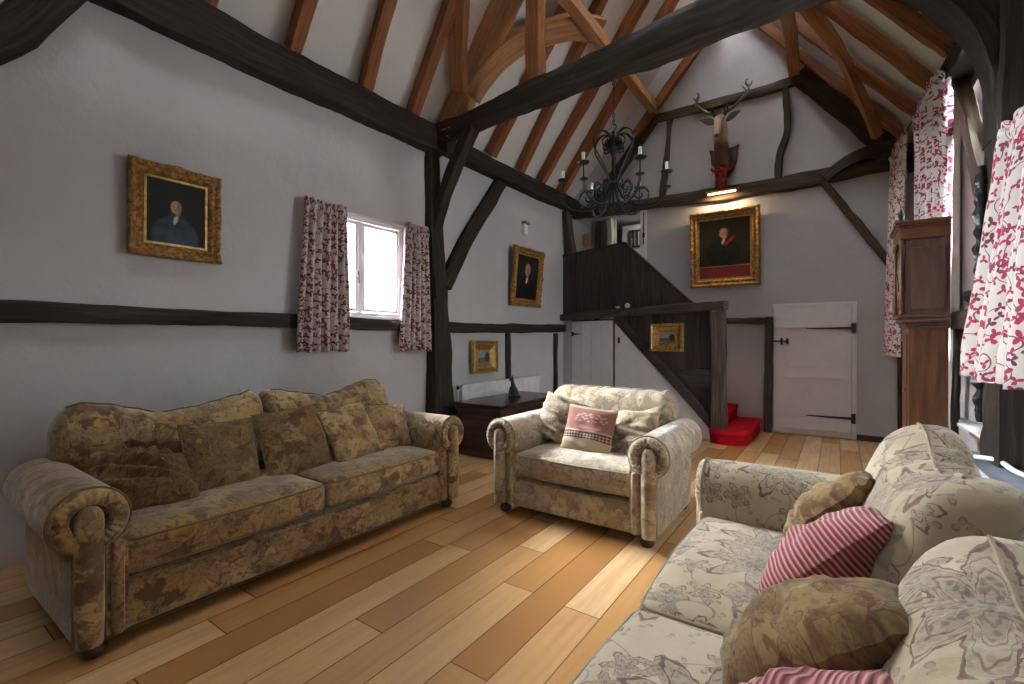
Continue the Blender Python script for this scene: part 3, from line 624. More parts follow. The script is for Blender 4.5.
mb = MB(); mb.tube([(-2.635, YB-.05, 2.9), (-2.635, YB-.05, 3.42)], .008); mb.box((-2.635, YB-.045, 3.05), (.03,.03,.07))
tag(mb.build('door_bolt', M['iron_m']), 'long thin black iron bolt on the white jamb by the landing', 'bolt')
# back wall frame beside the steps and the low door
beam('door_post', [(-.82, GY, 0), (-.81, GY, .9), (-.815, GY, 1.65)], .10, .115, 'dark2', 'dark upright post between the red steps and the white door', up=(0,1,0))
beam('lintel_rail', [(-1.52, GY, 1.61), (-.88, GY, 1.595)], .08, .085, 'dark2', 'short dark rail above the white panel beside the red steps')
D0, D1, DZ = -.745, .155, 1.785
mb = MB(); np_ = 5
for k in range(np_):
    a = D0+(D1-D0)*k/np_; mb.span((a+.0005, YB-.035, .012), (a+(D1-D0)/np_-.0005, YB-.005, DZ))
dr = struct('door_1', mb, M['white'], smooth=0)
for z0, z1 in ((1.49,1.65), (.80,.955), (.09,.24)): MB().span((D0+.01, YB-.062, z0), (D1-.01, YB-.0352, z1)).build('batten', M['white'], dr, smooth=0, bevel=.004)
for z, pz in ((1.475, 1), (.285, -1)):
    mb = MB(); fr_ = lambda a, b, d: Vector((a, YB-.070+d, b))
    mb.prism([(D1+.01, z-.018), (D1+.01, z+.018), (-.33, z+.006), (-.36, z), (-.33, z-.006)], .006, fr_); mb.span((D1+.005, YB-.068, z-.065), (D1+.045, YB-.04, z+.065)); mb.tube([(D1+.005, YB-.07, z-.06), (D1+.005, YB-.07, z+.06)], .01)
    mb.build('strap_hinge', M['iron_m'], dr, smooth=30)
mb = MB(); mb.span((D0-.07, YB-.075, 1.29), (-.57, YB-.06, 1.312)); mb.span((D0-.065, YB-.075, 1.262), (D0-.04, YB-.05, 1.34)); mb.span((-.66, YB-.08, 1.255), (-.635, YB-.04, 1.347)); mb.span((-.59, YB-.08, 1.262), (-.562, YB-.04, 1.34)); mb.build('latch', M['iron_m'], dr, smooth=0, bevel=.002)
struct('trim_4', MB().span((D1+.004, YB-.03, 0), (D1+.055, YB, DZ+.01)), M['white'], bevel=.004)
struct('trim_5', MB().span((D0-.012, YB-.02, DZ+.003), (D1+.055, YB, DZ+.045)), M['white'], bevel=.004)

# ---------------------------------------------------------------- upholstery
def bump_(x, c, w): return math.exp(-((x-c)/w)**2)
def arm_mesh(wd, depth, side, h=.58, r=.135, over=.10):
    # arm swept from front to back (local +y), inner face at x=0, growing to side*x ; scroll rolls outward
    cx, cz = wd*.62, h
    prof = []
    for k in range(21):   # scroll from inner face over the top to the outside underneath
        a = pi - k*(pi*1.42)/20
        prof.append((cx+r*cos(a)*1.0, cz+r*sin(a)))
    out = [(cx-r, .07)]+[(cx-r, z) for z in (.2,.35,.47)]+prof+[(wd*.92, cz-.16), (wd*.90, .3), (wd*.88, .07)]
    return out
def sofa(name, label, cat, seats, seat_w, fab, pip, loc, rz, humps=True, depth=.92, seed=1, seat_h=.47, lab_cushions=True, back_h=.95, arm_back=.86, by=0, bdrop=(0,0), bsh=(0,0), ext=0):
    rs = random.Random(seed); root = thing(name, label, cat, loc, rz)
    w = seats*seat_w/2; D = depth; aw = .17; f = M[fab]; pp = M[pip]
    # base with front rail
    mb = MB(); mb.sbox((0, D*.48, .165), (2*w+.04, D*.90, .21), .03, (24,10,4)); mb.build('base_frame', f, root)
    mb = MB(); mb.sbox((0, .055, .165), (2*w-.004, .07, .20), .025, (24,2,4), fn=lambda p: (p[0], p[1]-.008*cos(p[0]*3), p[2])); mb.build('front_rail', f, root)
    # seat cushions
    for i in range(seats):
        cx = -w+seat_w*(i+.5); sw = seat_w-.008; sd_ = .70; th = .165
        def fn(p, cx=cx):
            x, y, z = p; e = max(0, 1-(2*x/sw)**4)*max(0, 1-(2*y/sd_)**4)
            if z > 0: z += .028*e+.006*noise.noise(Vector((x*5+cx*7, y*5, seed)))
            else: z -= .003*e
            y -= .018*max(0, 1-(2*x/sw)**2)*(1 if y < 0 else 0)
            return (x, y, z)
        mb = MB(); mb.sbox((cx, .02+sd_/2, seat_h-th/2-.012), (sw, sd_, th), .038, (20,16,4), fn); c = mb.build('seat_cushion', f, root)
        for zz in (seat_h-.022, seat_h-th+.008):
            pth = []
            hx, hy = sw/2-.008, sd_/2-.004
            for (ax, ay) in ((-hx, hy*.8), (-hx, -hy+.10), (-hx+.004, -hy+.03), (-hx+.030, -hy+.004), (-hx+.10, -hy-.002), (0, -hy-.016), (hx-.10, -hy-.002), (hx-.030, -hy+.004), (hx-.004, -hy+.03), (hx, -hy+.10), (hx, hy*.8)): pth.append((cx+ax, .02+sd_/2+ay, zz))
            MB().tube(resample(pth, .05), .0055, 6).build('piping', pp, c)
    # back frame + cushions
    mb = MB()
    def tilt(p):
        x, y, z = p; return (x, y+.10*(z)/.6, z)
    mb.sbox((0, D-.11, .43), (2*w-.04, .17, .66), .06, (26,3,10), tilt); mb.build('back_frame', f, root)
    for i in range(seats):
        outs = [-1, 1] if seats == 1 else ([-1] if i == 0 else [1])
        cx = -w+seat_w*(i+.5)+bsh[i]+sum(outs)*ext/2; sw = seat_w-.012-2*bsh[i]+len(outs)*ext; hh = back_h-.40-bdrop[i]
        def fn(p, i=i, outs=outs, sw=sw, hh=hh):
            x, y, z = p; t_ = max(0.0, z/hh+.5); u_ = x/sw*2; gz = max(0, min(1, (.40+hh/2+z-.66)/.08)); gz = gz*gz*(3-2*gz)
            if (x > 0 and 1 in outs) or (x < 0 and -1 in outs): x *= (sw/2-ext*(1-gz))/(sw/2)
            if humps:
                outer = -1 if i == 0 else 1
                zz = .055*(bump_(u_, outer*.72, .38) + (.9*bump_(u_, -outer*1.0, .40) if seats > 1 else bump_(u_, -outer*.72, .38))) - .035*bump_(u_, 0, .4)
                if outer*u_ > .86: zz -= .16*(outer*u_-.86)/.14*.5
            else: zz = .0-.05*max(0, abs(u_)-.85)/.15
            zz *= max(0, t_)**1.2
            puff = max(0, 1-abs(u_)**3)*max(0, 1-abs(2*t_-1)**3)
            y -= .055*puff if y < 0 else -.015*puff
            # gathers over the top edge
            g = bump_(t_, 1.0, .25); z2 = z+zz+g*.005*sin(x*62+sin(x*9)*2)
            y += bump_(t_, 1.0, .12)*.003*sin(x*55+1)
            y += .13*t_**1.6
            return (x, y+.01*noise.noise(Vector((x*4, z*5, seed+i))), z2)
        mb = MB(); mb.sbox((cx, .655+by, .40+hh/2), (sw, .21, hh), .085, (40,4,14), fn); b = mb.build('back_cushion', f, root)
        # centre seam over the top
        def seam(off):
            pt = []
            for k in range(16):
                t_ = k/15; x = -sw/2+.07+(sw-.14)*t_
                q = fn((x, off, hh/2+.001)); pt.append((cx+q[0], .655+by+q[1], .40+hh/2+q[2]+.001))
            return pt
        MB().tube(seam(-.035), .005, 6).build('piping', pp, b)
    # arms
    for sd_ in (-1, 1):
        prof = arm_mesh(aw, .86, sd_)
        L = arm_back; path = [(0, .02+L*k/10, 0) for k in range(11)]
        mb = MB(); rings = []
        for k, pt in enumerate(path):
            kk = 1-.06*(1 if k in (0, 10) else 0); rng = []
            for (a, z) in prof:
                c0, z0 = aw*.5, .35; rng.append(Vector((sd_*(w+c0+(a-c0)*kk), pt[1]-(.0 if k else -.0), z0+(z-z0)*(1-.012*(k in (0,10))))))
            rings.append(rng)
        per = [0]
        for j in range(len(prof)): per.append(per[-1]+(Vector(prof[(j+1) % len(prof)])-Vector(prof[j])).length)
        mb.grid(rings, lambda i, j: (i*L/10, per[j]), cv=True, flip=(sd_ < 0))
        mb.add(rings[0], [tuple(range(len(prof)))[::(1 if sd_ < 0 else -1)]]); mb.add(rings[-1], [tuple(range(len(prof)))[::(-1 if sd_ < 0 else 1)]])
        arm = mb.build('arm', f, root, smooth=50)
        cx, cz, r = aw*.62, .58, .135
        # facing: rolled front with gathers around the scroll and a padded pillar down the front
        mb = MB(); P = []; nk = 120
        for k in range(nk):
            a = radians(-70)+radians(320)*k/(nk-1); row = []
            for q in range(9):
                b = pi*q/8; rr = .097+.034*cos(b); g = 1+.10*sin(k*1.15)*sin(b)
                row.append(Vector((sd_*(w+cx-rr*cos(a)*1.0), .02-.040*sin(b)*g, cz+rr*sin(a))))
            P.append(row)
        mb.grid(P, None, flip=(sd_ > 0)); mb.build('scroll_facing', f, arm, smooth=60)
        mb = MB(); ring = [(sd_*(w+cx-r*.985*cos(radians(a))), .012, cz+r*.985*sin(radians(a))) for a in range(-60, 250, 8)]
        mb.tube(ring, .006, 6, up=(0,1,0)); mb.build('piping', pp, arm)
        mb = MB(); P = []; zs = [.075,.09,.2,.35,.48,.56]+[.58+.062*sin(radians(a)) for a in (15,35,55,72,85,90)]; px = w+cx+.005
        for z in zs:
            hw = .050 if z <= .58 else .050*sqrt(max(.0025, 1-((z-.58)/.062)**2)); hw *= .9+.1*min(1, (z-.07)/.1)
            P.append([Vector((sd_*px+hw*cos(pi*q/10), .012-.050*min(1, hw/.03)*sin(pi*q/10), z)) for q in range(11)])
        mb.grid(P, lambda i, j: (zs[i], j*.012), flip=True); mb.add(P[0], [tuple(range(11))]); mb.build('pillar_facing', f, arm, smooth=70)
        for s2 in (-1, 1):
            MB().tube([(sd_*px+s2*.050, .008, z) for z in (.08,.3,.5)], .0055, 6).build('piping', pp, arm)
        mb = MB()
        mb.sbox((sd_*(w+.015), .03, .27), (.045, .07, .40), .018, (2,3,10)); mb.build('inner_pad', f, arm)
        for (fy) in (.05, D-.10):
            mb = MB(); mb.lathe([(.022,0),(.036,.006),(.045,.022),(.045,.038),(.036,.052),(.03,.06),(.034,.078)], (sd_*(w+aw*.5), fy, 0), 16); mb.build('foot', M['foot'], root)
    return root
ls = sofa('three_seat_sofa', 'long golden floral sofa with scroll arms against the left wall', 'sofa', 2, .99, 'fab_l', 'piping_l', (-2.50, 1.685, 0), radians(90), seed=3, depth=.98, back_h=.925, ext=.09, by=.06)
ac = sofa('snuggler_armchair', 'wide faded floral armchair with scroll arms in the middle of the room', 'armchair', 1, .94, 'fab_a', 'piping_r', (-1.55, 2.90, 0), 0, humps=False, seed=5, depth=.96, back_h=.92, ext=.08, by=.04)
rs_ = sofa('two_seat_sofa', 'cream paisley floral sofa in the right foreground, seen from above', 'sofa', 2, .95, 'fab_r', 'piping_r', (-.56, 1.485, 0), radians(-90), seed=8, depth=.99, back_h=.945, by=.065, bdrop=(0,.075), bsh=(0,.03))

def pillow(name, mat, w, h, th, loc, rot, label, group=None, crump=.0, seed=0, cat='cushion', pipe=None, slump=0, n=26, rnd=.04):
    mb = MB(); P = {}
    def pt(i, j, sgn):
        u, v = -1+2*i/n, -1+2*j/n
        q_ = 1-rnd*(u*v)**2; x = w/2*u*(1-.09*(1-v*v)*(rnd < .1))*q_; z = h/2*v*(1-.09*(1-u*u)*(rnd < .1))*q_
        e = (max(0, 1-u*u)**.55)*(max(0, 1-v*v)**.55); wr = noise.noise(Vector((u*2.0+seed, v*2.6, seed*1.7+sgn*.4)))
        w2 = noise.noise(Vector((u*1.1+v*4.4+seed*3, v*1.2+u*.8, seed+5)))
        y = sgn*th/2*e*(1+.22*wr) + crump*(.05*w2*(1-u*u*.3)) + crump*.022*sin((v*5.5+u*1.6)+w2*5)*max(0, 1-abs(u)**3)
        z += slump*(-.10*u*u*h) + crump*.03*wr*h
        return Vector((x, y, z))
    for sgn in (-1, 1):
        G = [[pt(i, j, sgn) for j in range(n+1)] for i in range(n+1)]
        mb.grid(G, lambda i, j: (w*i/n, h*j/n), flip=(sgn > 0))
    o = mb.build(name, M[mat], smooth=180, uvoff=(0,0) if mat == 'woven' else None)
    o.location = loc
    if isinstance(rot[0], tuple):
        zx = Vector(rot[1]).normalized(); xx = Vector(rot[0]); xx = (xx-zx*xx.dot(zx)).normalized(); yx = zx.cross(xx)
        o.rotation_euler = Matrix((xx, yx, zx)).transposed().to_euler()
    else: o.rotation_euler = [radians(a) for a in rot]
    if pipe:
        ed = [pt(i, 0, 1) for i in range(n)]+[pt(n, j, 1) for j in range(n)]+[pt(i, n, 1) for i in range(n, 0, -1)]+[pt(0, j, 1) for j in range(n, 0, -1)]
        MB().tube(ed, .005, 6, closed=True).build('piping', M[pipe], o)
    return tag(o, label, cat, group)
G1 = 'scatter cushions on the left sofa'
# pillow local: width x, height z, front -y ; rotate z by 90 to face +x
pillow('scatter_cushion', 'fab_c', .50, .46, .17, (-2.96, .92, .60), (-48, 10, 80), 'crumpled golden scatter cushion slumped beside the near arm of the left sofa', G1, crump=1.5, seed=2, pipe=None, slump=.4)
pillow('scatter_cushion', 'fab_c', .43, .43, .15, (-2.97, 1.29, .64), (-20, 2, 92), 'flat square golden cushion, second from the near arm of the left sofa', G1, seed=4, pipe='piping_l', crump=.15)
pillow('scatter_cushion', 'fab_c', .47, .47, .15, (-2.95, 1.73, .65), (-24, -4, 88), 'larger golden cushion at the middle joint of the left sofa', G1, seed=6, pipe='piping_l', crump=.15)
pillow('scatter_cushion', 'fab_l', .43, .44, .15, (-2.90, 2.13, .65), (-28, -5, 96), 'pale creased cushion, fourth along the left sofa', G1, seed=9, pipe='piping_l', crump=.45)
pillow('scatter_cushion', 'fab_l', .40, .38, .16, (-2.92, 2.49, .635), (-24, 5, 86), 'small pale cushion next to the far arm of the left sofa', G1, seed=12, crump=.4)
G2 = 'cushions on the armchair'
pillow('scatter_cushion', 'fab_a', .46, .40, .17, (-1.86, 3.42, .655), (-24, 16, 8), 'crumpled floral cushion in the left corner of the armchair', G2, crump=1.0, seed=15)
pillow('woven_cushion', 'woven', .42, .385, .13, (-1.56, 3.28, .63), (-24, 4, 4), 'faded red and cream woven cushion with a patterned band in the armchair', G2, crump=.2, seed=18)
pillow('scatter_cushion', 'fab_a', .44, .38, .17, (-1.25, 3.40, .63), (-26, -12, -8), 'crumpled floral cushion in the right corner of the armchair', G2, crump=.9, seed=22)
G3 = 'cushions on the right sofa'
pillow('scatter_cushion', 'fab_c', .40, .42, .20, (.0, 2.17, .655), ((-.25,-.92,.22), (.68,.1,.7)), 'small floral cushion leaning in the far corner of the right sofa', G3, crump=.5, seed=25, rnd=.16)
pillow('striped_cushion', 'stripe', .42, .46, .21, (-.02, 1.70, .665), ((0,-.93,.34), (.70,.12,.66)), 'red and cream striped cushion lying between two floral cushions', G3, crump=.25, seed=28, rnd=.095, pipe=None)
pillow('scatter_cushion', 'fab_c', .38, .44, .24, (-.03, 1.28, .63), ((0,-.93,.30), (.78,.06,.55)), 'plump dark floral cushion in front of the near back cushion of the right sofa', G3, crump=.35, seed=31, rnd=.13)
pillow('striped_cushion', 'stripe', .48, .42, .15, (-.07, .955, .62), ((0,-.95,.25), (.8,0,.5)), 'red striped cushion cut off by the bottom edge of the photo', G3, crump=.3, seed=34)

# ---------------------------------------------------------------- curtains
def curtain(name, mat, top, bot, z1f, z0f, label, folds, amp_t, amp_b, nrm, head=.09, seed=1, group=None, bulge=0, n=None, nz=40):
    # top/bot: (p0, p1) horizontal segments; folds along them; nrm = direction into the room
    mb = MB(); n = n or folds*10; P = []; nrm = Vector(nrm); t0, t1 = Vector(top[0]), Vector(top[1]); b0, b1 = Vector(bot[0]), Vector(bot[1])
    W = max((b1-b0).length, (t1-t0).length)*1.7
    for i in range(n+1):
        s_ = i/n; row = []
        for j in range(nz+1):
            v = j/nz; tp = t0.lerp(t1, s_); bt = b0.lerp(b1, s_); e = v*v*(3-2*v)*.5+v*.5
            z = z1f(s_)+(z0f(s_)-z1f(s_))*v
            ph = s_*folds*2*pi+.9*noise.noise(Vector((s_*4, v*1.2, seed)))
            am = amp_t+(amp_b-amp_t)*v
            if v*abs(z1f(s_)-z0f(s_)) < head: am = amp_t*.55
            d = am*(sin(ph)+.35*sin(ph*.5+seed)) + .01*noise.noise(Vector((s_*9, v*6, seed+3)))
            q = tp.lerp(bt, e); k = nrm*(d+bulge*sin(pi*min(1, v*1.1))*.5)
            row.append(Vector((q.x+k.x, q.y+k.y, z)))
        P.append(row)
    Z = abs(z1f(.5)-z0f(.5)); mb.grid(P, lambda i, j: (W*i/n, Z*(1-j/nz)))
    o = mb.build(name, M[mat], smooth=180); m = o.modifiers.new('thick', 'SOLIDIFY'); m.thickness = .006
    tag(o, label, 'curtain', group)
    # gathered heading tape along the top
    hp = [P[i][2]+nrm*.004 for i in range(n+1)]
    mb = MB(); mb.grid([[p+Vector((0,0,.03))+nrm*.004, p+nrm*.010, p-Vector((0,0,.035))+nrm*.004] for p in hp], lambda i, j: (W*i/n, .03*j)); h = mb.build('heading', M[mat], o, smooth=180)
    m = h.modifiers.new('thick', 'SOLIDIFY'); m.thickness = .004
    return o
xw = XL+.09
curtain('window_curtain', 'curtain_l', ((xw,2.35,0),(xw,2.78,0)), ((xw+.03,2.25,0),(xw+.03,2.79,0)), lambda s: 2.585+.01*sin(s*9), lambda s: 1.215+.008*sin(s*20), 'red and cream floral curtain on the near side of the small left window', 6, .022, .035, (1,0,0), seed=2, group='curtains at the small left window')
curtain('window_curtain', 'curtain_l', ((xw,3.52,0),(xw,3.88,0)), ((xw+.03,3.42,0),(xw+.03,3.90,0)), lambda s: 2.60+.01*sin(s*9), lambda s: 1.20+.008*sin(s*20), 'red and cream floral curtain between the small left window and the post', 6, .020, .032, (1,0,0), seed=5, group='curtains at the small left window')
curtain('window_curtain', 'curtain', ((.70,4.86,0),(.585,5.55,0)), ((.69,4.98,0),(.60,5.6,0)), lambda s: 3.28+.22*min(1, s*3.2)-.14*max(0, s-.4)+.03*sin(s*34), lambda s: 1.16, 'tall bunched floral curtain rising behind the longcase clock', 9, .030, .035, (-1,0,0), seed=8, group='curtains of the far right window')
curtain('window_curtain', 'curtain', ((.60,6.55,0),(.55,7.4,0)), ((.56,6.7,0),(.50,7.45,0)), lambda s: 3.62+.03*sin(s*30), lambda s: 1.13, 'floral curtain at the back, left of the clock hood', 6, .028, .03, (-1,0,0), seed=11, group='curtains of the far right window')
curtain('window_curtain', 'curtain', ((.72,3.48,0),(.75,2.75,0)), ((.60,3.58,0),(.66,2.6,0)), lambda s: 2.43+.02*sin(s*30), lambda s: 1.115+.01*sin(s*16), 'pale curtain with large red sprigs at the right edge of the photo', 6, .022, .035, (-1,0,0), seed=14)
for nme, p0, p1 in (('curtain_pole', (.71,4.7,3.50), (.555,7.5,3.60)), ('curtain_pole', (.79,1.5,2.46), (.80,3.55,2.46))):
    mb = MB(); mb.tube([p0, p1], .011, 10)
    for p in (p0, p1): mb.lathe([(.004,-.02),(.02,-.008),(.024,.0),(.02,.008),(.004,.02)], p, 12)
    for k in (.15, .5, .85):
        q = Vector(p0).lerp(Vector(p1), k); mb.box((q.x+(XR-q.x)/2, q.y, q.z), (XR-q.x, .02, .02))
    tag(mb.build(nme, M['iron']), 'black iron curtain pole over the '+('far tall right window' if p0[1] > 4 else 'near right window'), 'curtain pole')

# ---------------------------------------------------------------- longcase clock (side turned to the camera)
ck = thing('longcase_clock', 'tall brown wooden longcase clock standing against the right wall curtains', 'clock', (0,0,0))
cx0, cx1, cy0, cy1 = .425, .64, 4.42, 4.80     # trunk
mb = MB(); mb.span((cx0+.0, cy0, .42), (cx1, cy1, 1.42)); o = mb.build('trunk', M['walnut'], ck, smooth=0, bevel=.006, swap=True)
mb = MB(); mb.span((cx0-.008, cy0+.07, .50), (cx0-.0005, cy1-.07, 1.36)); dd = mb.build('trunk_door', M['walnut'], ck, smooth=0, bevel=.006, swap=True)
MB().lathe([(.004,0),(.012,.004),(.012,.012),(.004,.016)], (cx0-.009, cy0+.09, .95), 12, Matrix.Rotation(radians(-90), 3, 'Y')).build('knob', M['gilt2'], dd)
mb = MB(); mb.span((cx0-.03, cy0-.03, 0), (cx1+.0, cy1+.03, .40)); mb.span((cx0-.045, cy0-.045, 0), (cx1, cy1+.045, .07)); mb.span((cx0-.018, cy0-.018, .40), (cx1, cy1+.018, .43)); mb.build('plinth', M['walnut'], ck, smooth=0, bevel=.01)
mb = MB(); 
for k, (z0, z1, e_) in enumerate(((1.40,1.425,.012),(1.425,1.445,.024),(1.445,1.475,.040))): mb.span((cx0-e_, cy0-e_, z0), (cx1+.005, cy1+e_, z1))
mb.build('throat_moulding', M['walnut_d'], ck, smooth=0, bevel=.006)
hx0, hx1, hy0, hy1 = .36, .645, 4.375, 4.845
mb = MB(); mb.span((hx0+.035, hy0+.02, 1.477), (hx1, hy1-.02, 2.04)); hd = mb.build('hood', M['walnut_d'], ck, smooth=0, bevel=.006, swap=True)
mb = MB(); mb.span((hx0+.075, hy0+.012, 1.54), (hx1-.03, hy0+.0195, 1.98)); mb.build('side_panel', M['walnut_d'], hd, smooth=0, bevel=.012, swap=True)
mb = MB(); mb.span((hx0, hy0, 1.477), (hx1, hy1, 1.505)); mb.build('hood_base', M['walnut_d'], hd, smooth=0, bevel=.006)
mb = MB(); mb.span((hx0+.005, hy0+.004, 2.04), (hx1, hy1-.004, 2.13)); mb.span((hx0-.004, hy0-.006, 2.128), (hx1, hy1+.006, 2.148)); mb.span((hx0-.02, hy0-.02, 2.146), (hx1, hy1+.02, 2.172)); mb.build('cornice', M['walnut'], hd, smooth=0, bevel=.008)
mb = MB(); mb.span((hx0+.026, hy0+.07, 1.55), (hx0+.034, hy1-.07, 2.0)); mb.build('dial_door', M['walnut'], hd, smooth=0, bevel=.004)
mb = MB(); mb.lathe([(.001,0),(.15,0),(.15,.004),(.001,.005)], (hx0+.025, (hy0+hy1)/2, 1.78), 32, Matrix.Rotation(radians(-90), 3, 'Y')); dl = mb.build('dial', m_plain('dial_brass', (.45,.33,.14), .35, .7), hd)
mb = MB(); 
for a, L in ((.9,.07),(3.6,.11)):
    c = Vector((hx0+.018, (hy0+hy1)/2, 1.78)); mb.tube([c, c+Vector((0, sin(a)*L, cos(a)*L))], .004, 6)
mb.build('hands', M['iron'], dl)
for yy in (hy0+.025, hy1-.025):
    mb = MB(); mb.lathe([(.018,0),(.018,.02),(.012,.03),(.014,.25),(.012,.5),(.018,.515),(.018,.535)], (hx0+.02, yy, 1.505), 14); mb.build('column', M['walnut'], hd)
for k, (yy) in enumerate((4.42, 4.80)):
    mb = MB(); mb.lathe([(.01,0),(.02,.01),(.012,.03),(.022,.055),(.012,.08),(.004,.10)], (hx0+.02, yy, 2.17), 14); mb.build('finial', M['bronze'], ck)

# ---------------------------------------------------------------- carved ornament on the right post, window ledge
mb = MB(); P = []
for i in range(170):
    t_ = i/169; z = .80+1.62*t_; r = .020+.014*abs(sin(t_*44+.6))+.010*noise.noise(Vector((t_*30,1,2)))+(.014 if 1.53 < z < 1.62 else 0)
    r *= (.5+.5*min(1, min(t_, 1-t_)*14))
    P.append([Vector((.745+r*1.0*cos(2*pi*k/14)*(1+.25*sin(k*2+t_*40)), 4.13+r*sin(2*pi*k/14), z)) for k in range(14)])
mb.grid(P, None, cv=True); mb.add(P[0], [tuple(range(14))]); mb.add(P[-1], [tuple(range(14))])
co = tag(mb.build('carved_pilaster', M['bronze'], smooth=60), 'slim black knobbly carved figure fixed to the front of the right post', 'carving')
MB().lathe([(.004,-.04),(.026,-.028),(.036,0),(.026,.028),(.004,.04)], (.69, 4.13, 1.60), 14).build('rosette', M['bronze'], co)
struct('trim_6', MB().span((.60, 1.2, .0), (.64, 4.35, .56)), M['white'], bevel=.004)
struct('trim_7', MB().span((.57, 1.2, .56), (.66, 4.36, .60)), M['white'], bevel=.012)
struct('trim_8', MB().span((.66, 1.2, .545), (XR, 4.34, .575)), M['sill'], smooth=0)
mb = MB(); mb.tube(resample([(.70,4.0,.60),(.78,3.9,.61),(.80,3.7,.60),(.83,3.5,.605)], .03), .014, 8); tag(mb.build('rolled_cloth', M['white']), 'white rolled cloth lying on the grey window ledge at right', 'cloth')

# ---------------------------------------------------------------- pictures
def frame(name, w, h, fw, mat, label, loc, rot, paint, prof=None, slip='gilt2', band=None, depth=.05, carve=.010, seed=0, inner=None):
    # local: x right, z up, faces -y
    root = thing(name, label, 'painting', loc); root.rotation_euler = rot
    prof = prof or [(0,0),(0,.6),(.10,.92),(.22,1.0),(.34,.85),(.48,.55),(.62,.60),(.75,.72),(.86,.55),(1,.30),(1,0)]
    cs = [(-w/2,-h/2),(w/2,-h/2),(w/2,h/2),(-w/2,h/2)]; mb = MB(); rings = []
    for e_ in range(4):
        a, b = Vector(cs[e_]), Vector(cs[(e_+1) % 4]); L = (b-a).length; k = max(10, int(L/.02)); d = (b-a)/L; inn = Vector((-d.y, d.x))
        for i in range(k):
            s_ = L*i/k; row = []
            for (q, hh) in prof:
                m0 = q*fw; pos = a+d*(m0+(L-2*m0)*(i/k))+inn*m0
                cr = carve*(noise.noise(Vector((pos.x*24+seed, pos.y*24, q*2)))+.6*sin(s_*70)*(.2 < q < .5))
                ctr = min(s_, L-s_, abs(s_-L/2)); cr += carve*1.1*max(0, 1-ctr/.07)*(hh > .5)
                out = inn*(-cr*.6 if q < .3 else 0)
                row.append(Vector((pos.x+out.x, -depth*hh-(cr if hh > .1 else 0), pos.y+out.y)))
            rings.append(row)
    mb.grid(rings, None, cu=True); mb.build('frame', M[mat], root, smooth=50)
    iw, ih = w-2*fw, h-2*fw
    sl = .018*min(1, w/.6)
    if slip:
        mb = MB(); y = -depth*.30
        for (x0,z0,x1,z1) in ((-iw/2,-ih/2,iw/2,-ih/2+sl),(-iw/2,ih/2-sl,iw/2,ih/2),(-iw/2,-ih/2+sl,-iw/2+sl,ih/2-sl),(iw/2-sl,-ih/2+sl,iw/2,ih/2-sl)): mb.span((x0,y-.004,z0),(x1,y+.01,z1))
        mb.build('slip', M[slip], root, smooth=0, bevel=.002); iw -= 2*sl; ih -= 2*sl
    z_off = 0
    if band:
        MB().span((-iw/2, -depth*.24, -ih/2), (iw/2, -depth*.1, -ih/2+band)).build('red_mount', M['red_band'], root, smooth=0)
        MB().span((-iw/2, -depth*.30, -ih/2+band), (iw/2, -depth*.1, -ih/2+band+.01)).build('slip', M['gilt2'], root, smooth=0)
        ih -= band+.01; z_off = (band+.01)/2
    nx, nz = 110, int(110*ih/iw); G = [[Vector((-iw/2+iw*i/nx, -depth*.2, z_off-ih/2+ih*j/nz)) for j in range(nz+1)] for i in range(nx+1)]
    mb = MB(); mb.grid(G); o = mb.build('canvas', M['canvas'], root, smooth=0); me = o.data
    ca = me.color_attributes.new('Col', 'FLOAT_COLOR', 'POINT')
    for v in me.vertices:
        u_, v_ = v.co.x/iw+.5, (v.co.z-z_off)/ih+.5; c = paint(u_, v_, ih/iw); ca.data[v.index].color = (*c, 1)
    MB().span((-w/2+fw*.4, -.006, -h/2+fw*.4), (w/2-fw*.4, -.001, h/2-fw*.4)).build('backing', M['gilt3'], root, smooth=0)
    return root
def lay(base, *ls):
    c = Vector(base)
    for col, a in ls: a = max(0, min(1, a)); c = c*(1-a)+Vector(col)*a
    return tuple(c)
def ell(u, v, cu, cv, ru, rv, soft=.25, rot=0):
    du, dv = u-cu, v-cv; x = du*cos(rot)+dv*sin(rot); y = -du*sin(rot)+dv*cos(rot)
    d = sqrt((x/ru)**2+(y/rv)**2); return max(0, min(1, (1+soft/2-d)/soft))
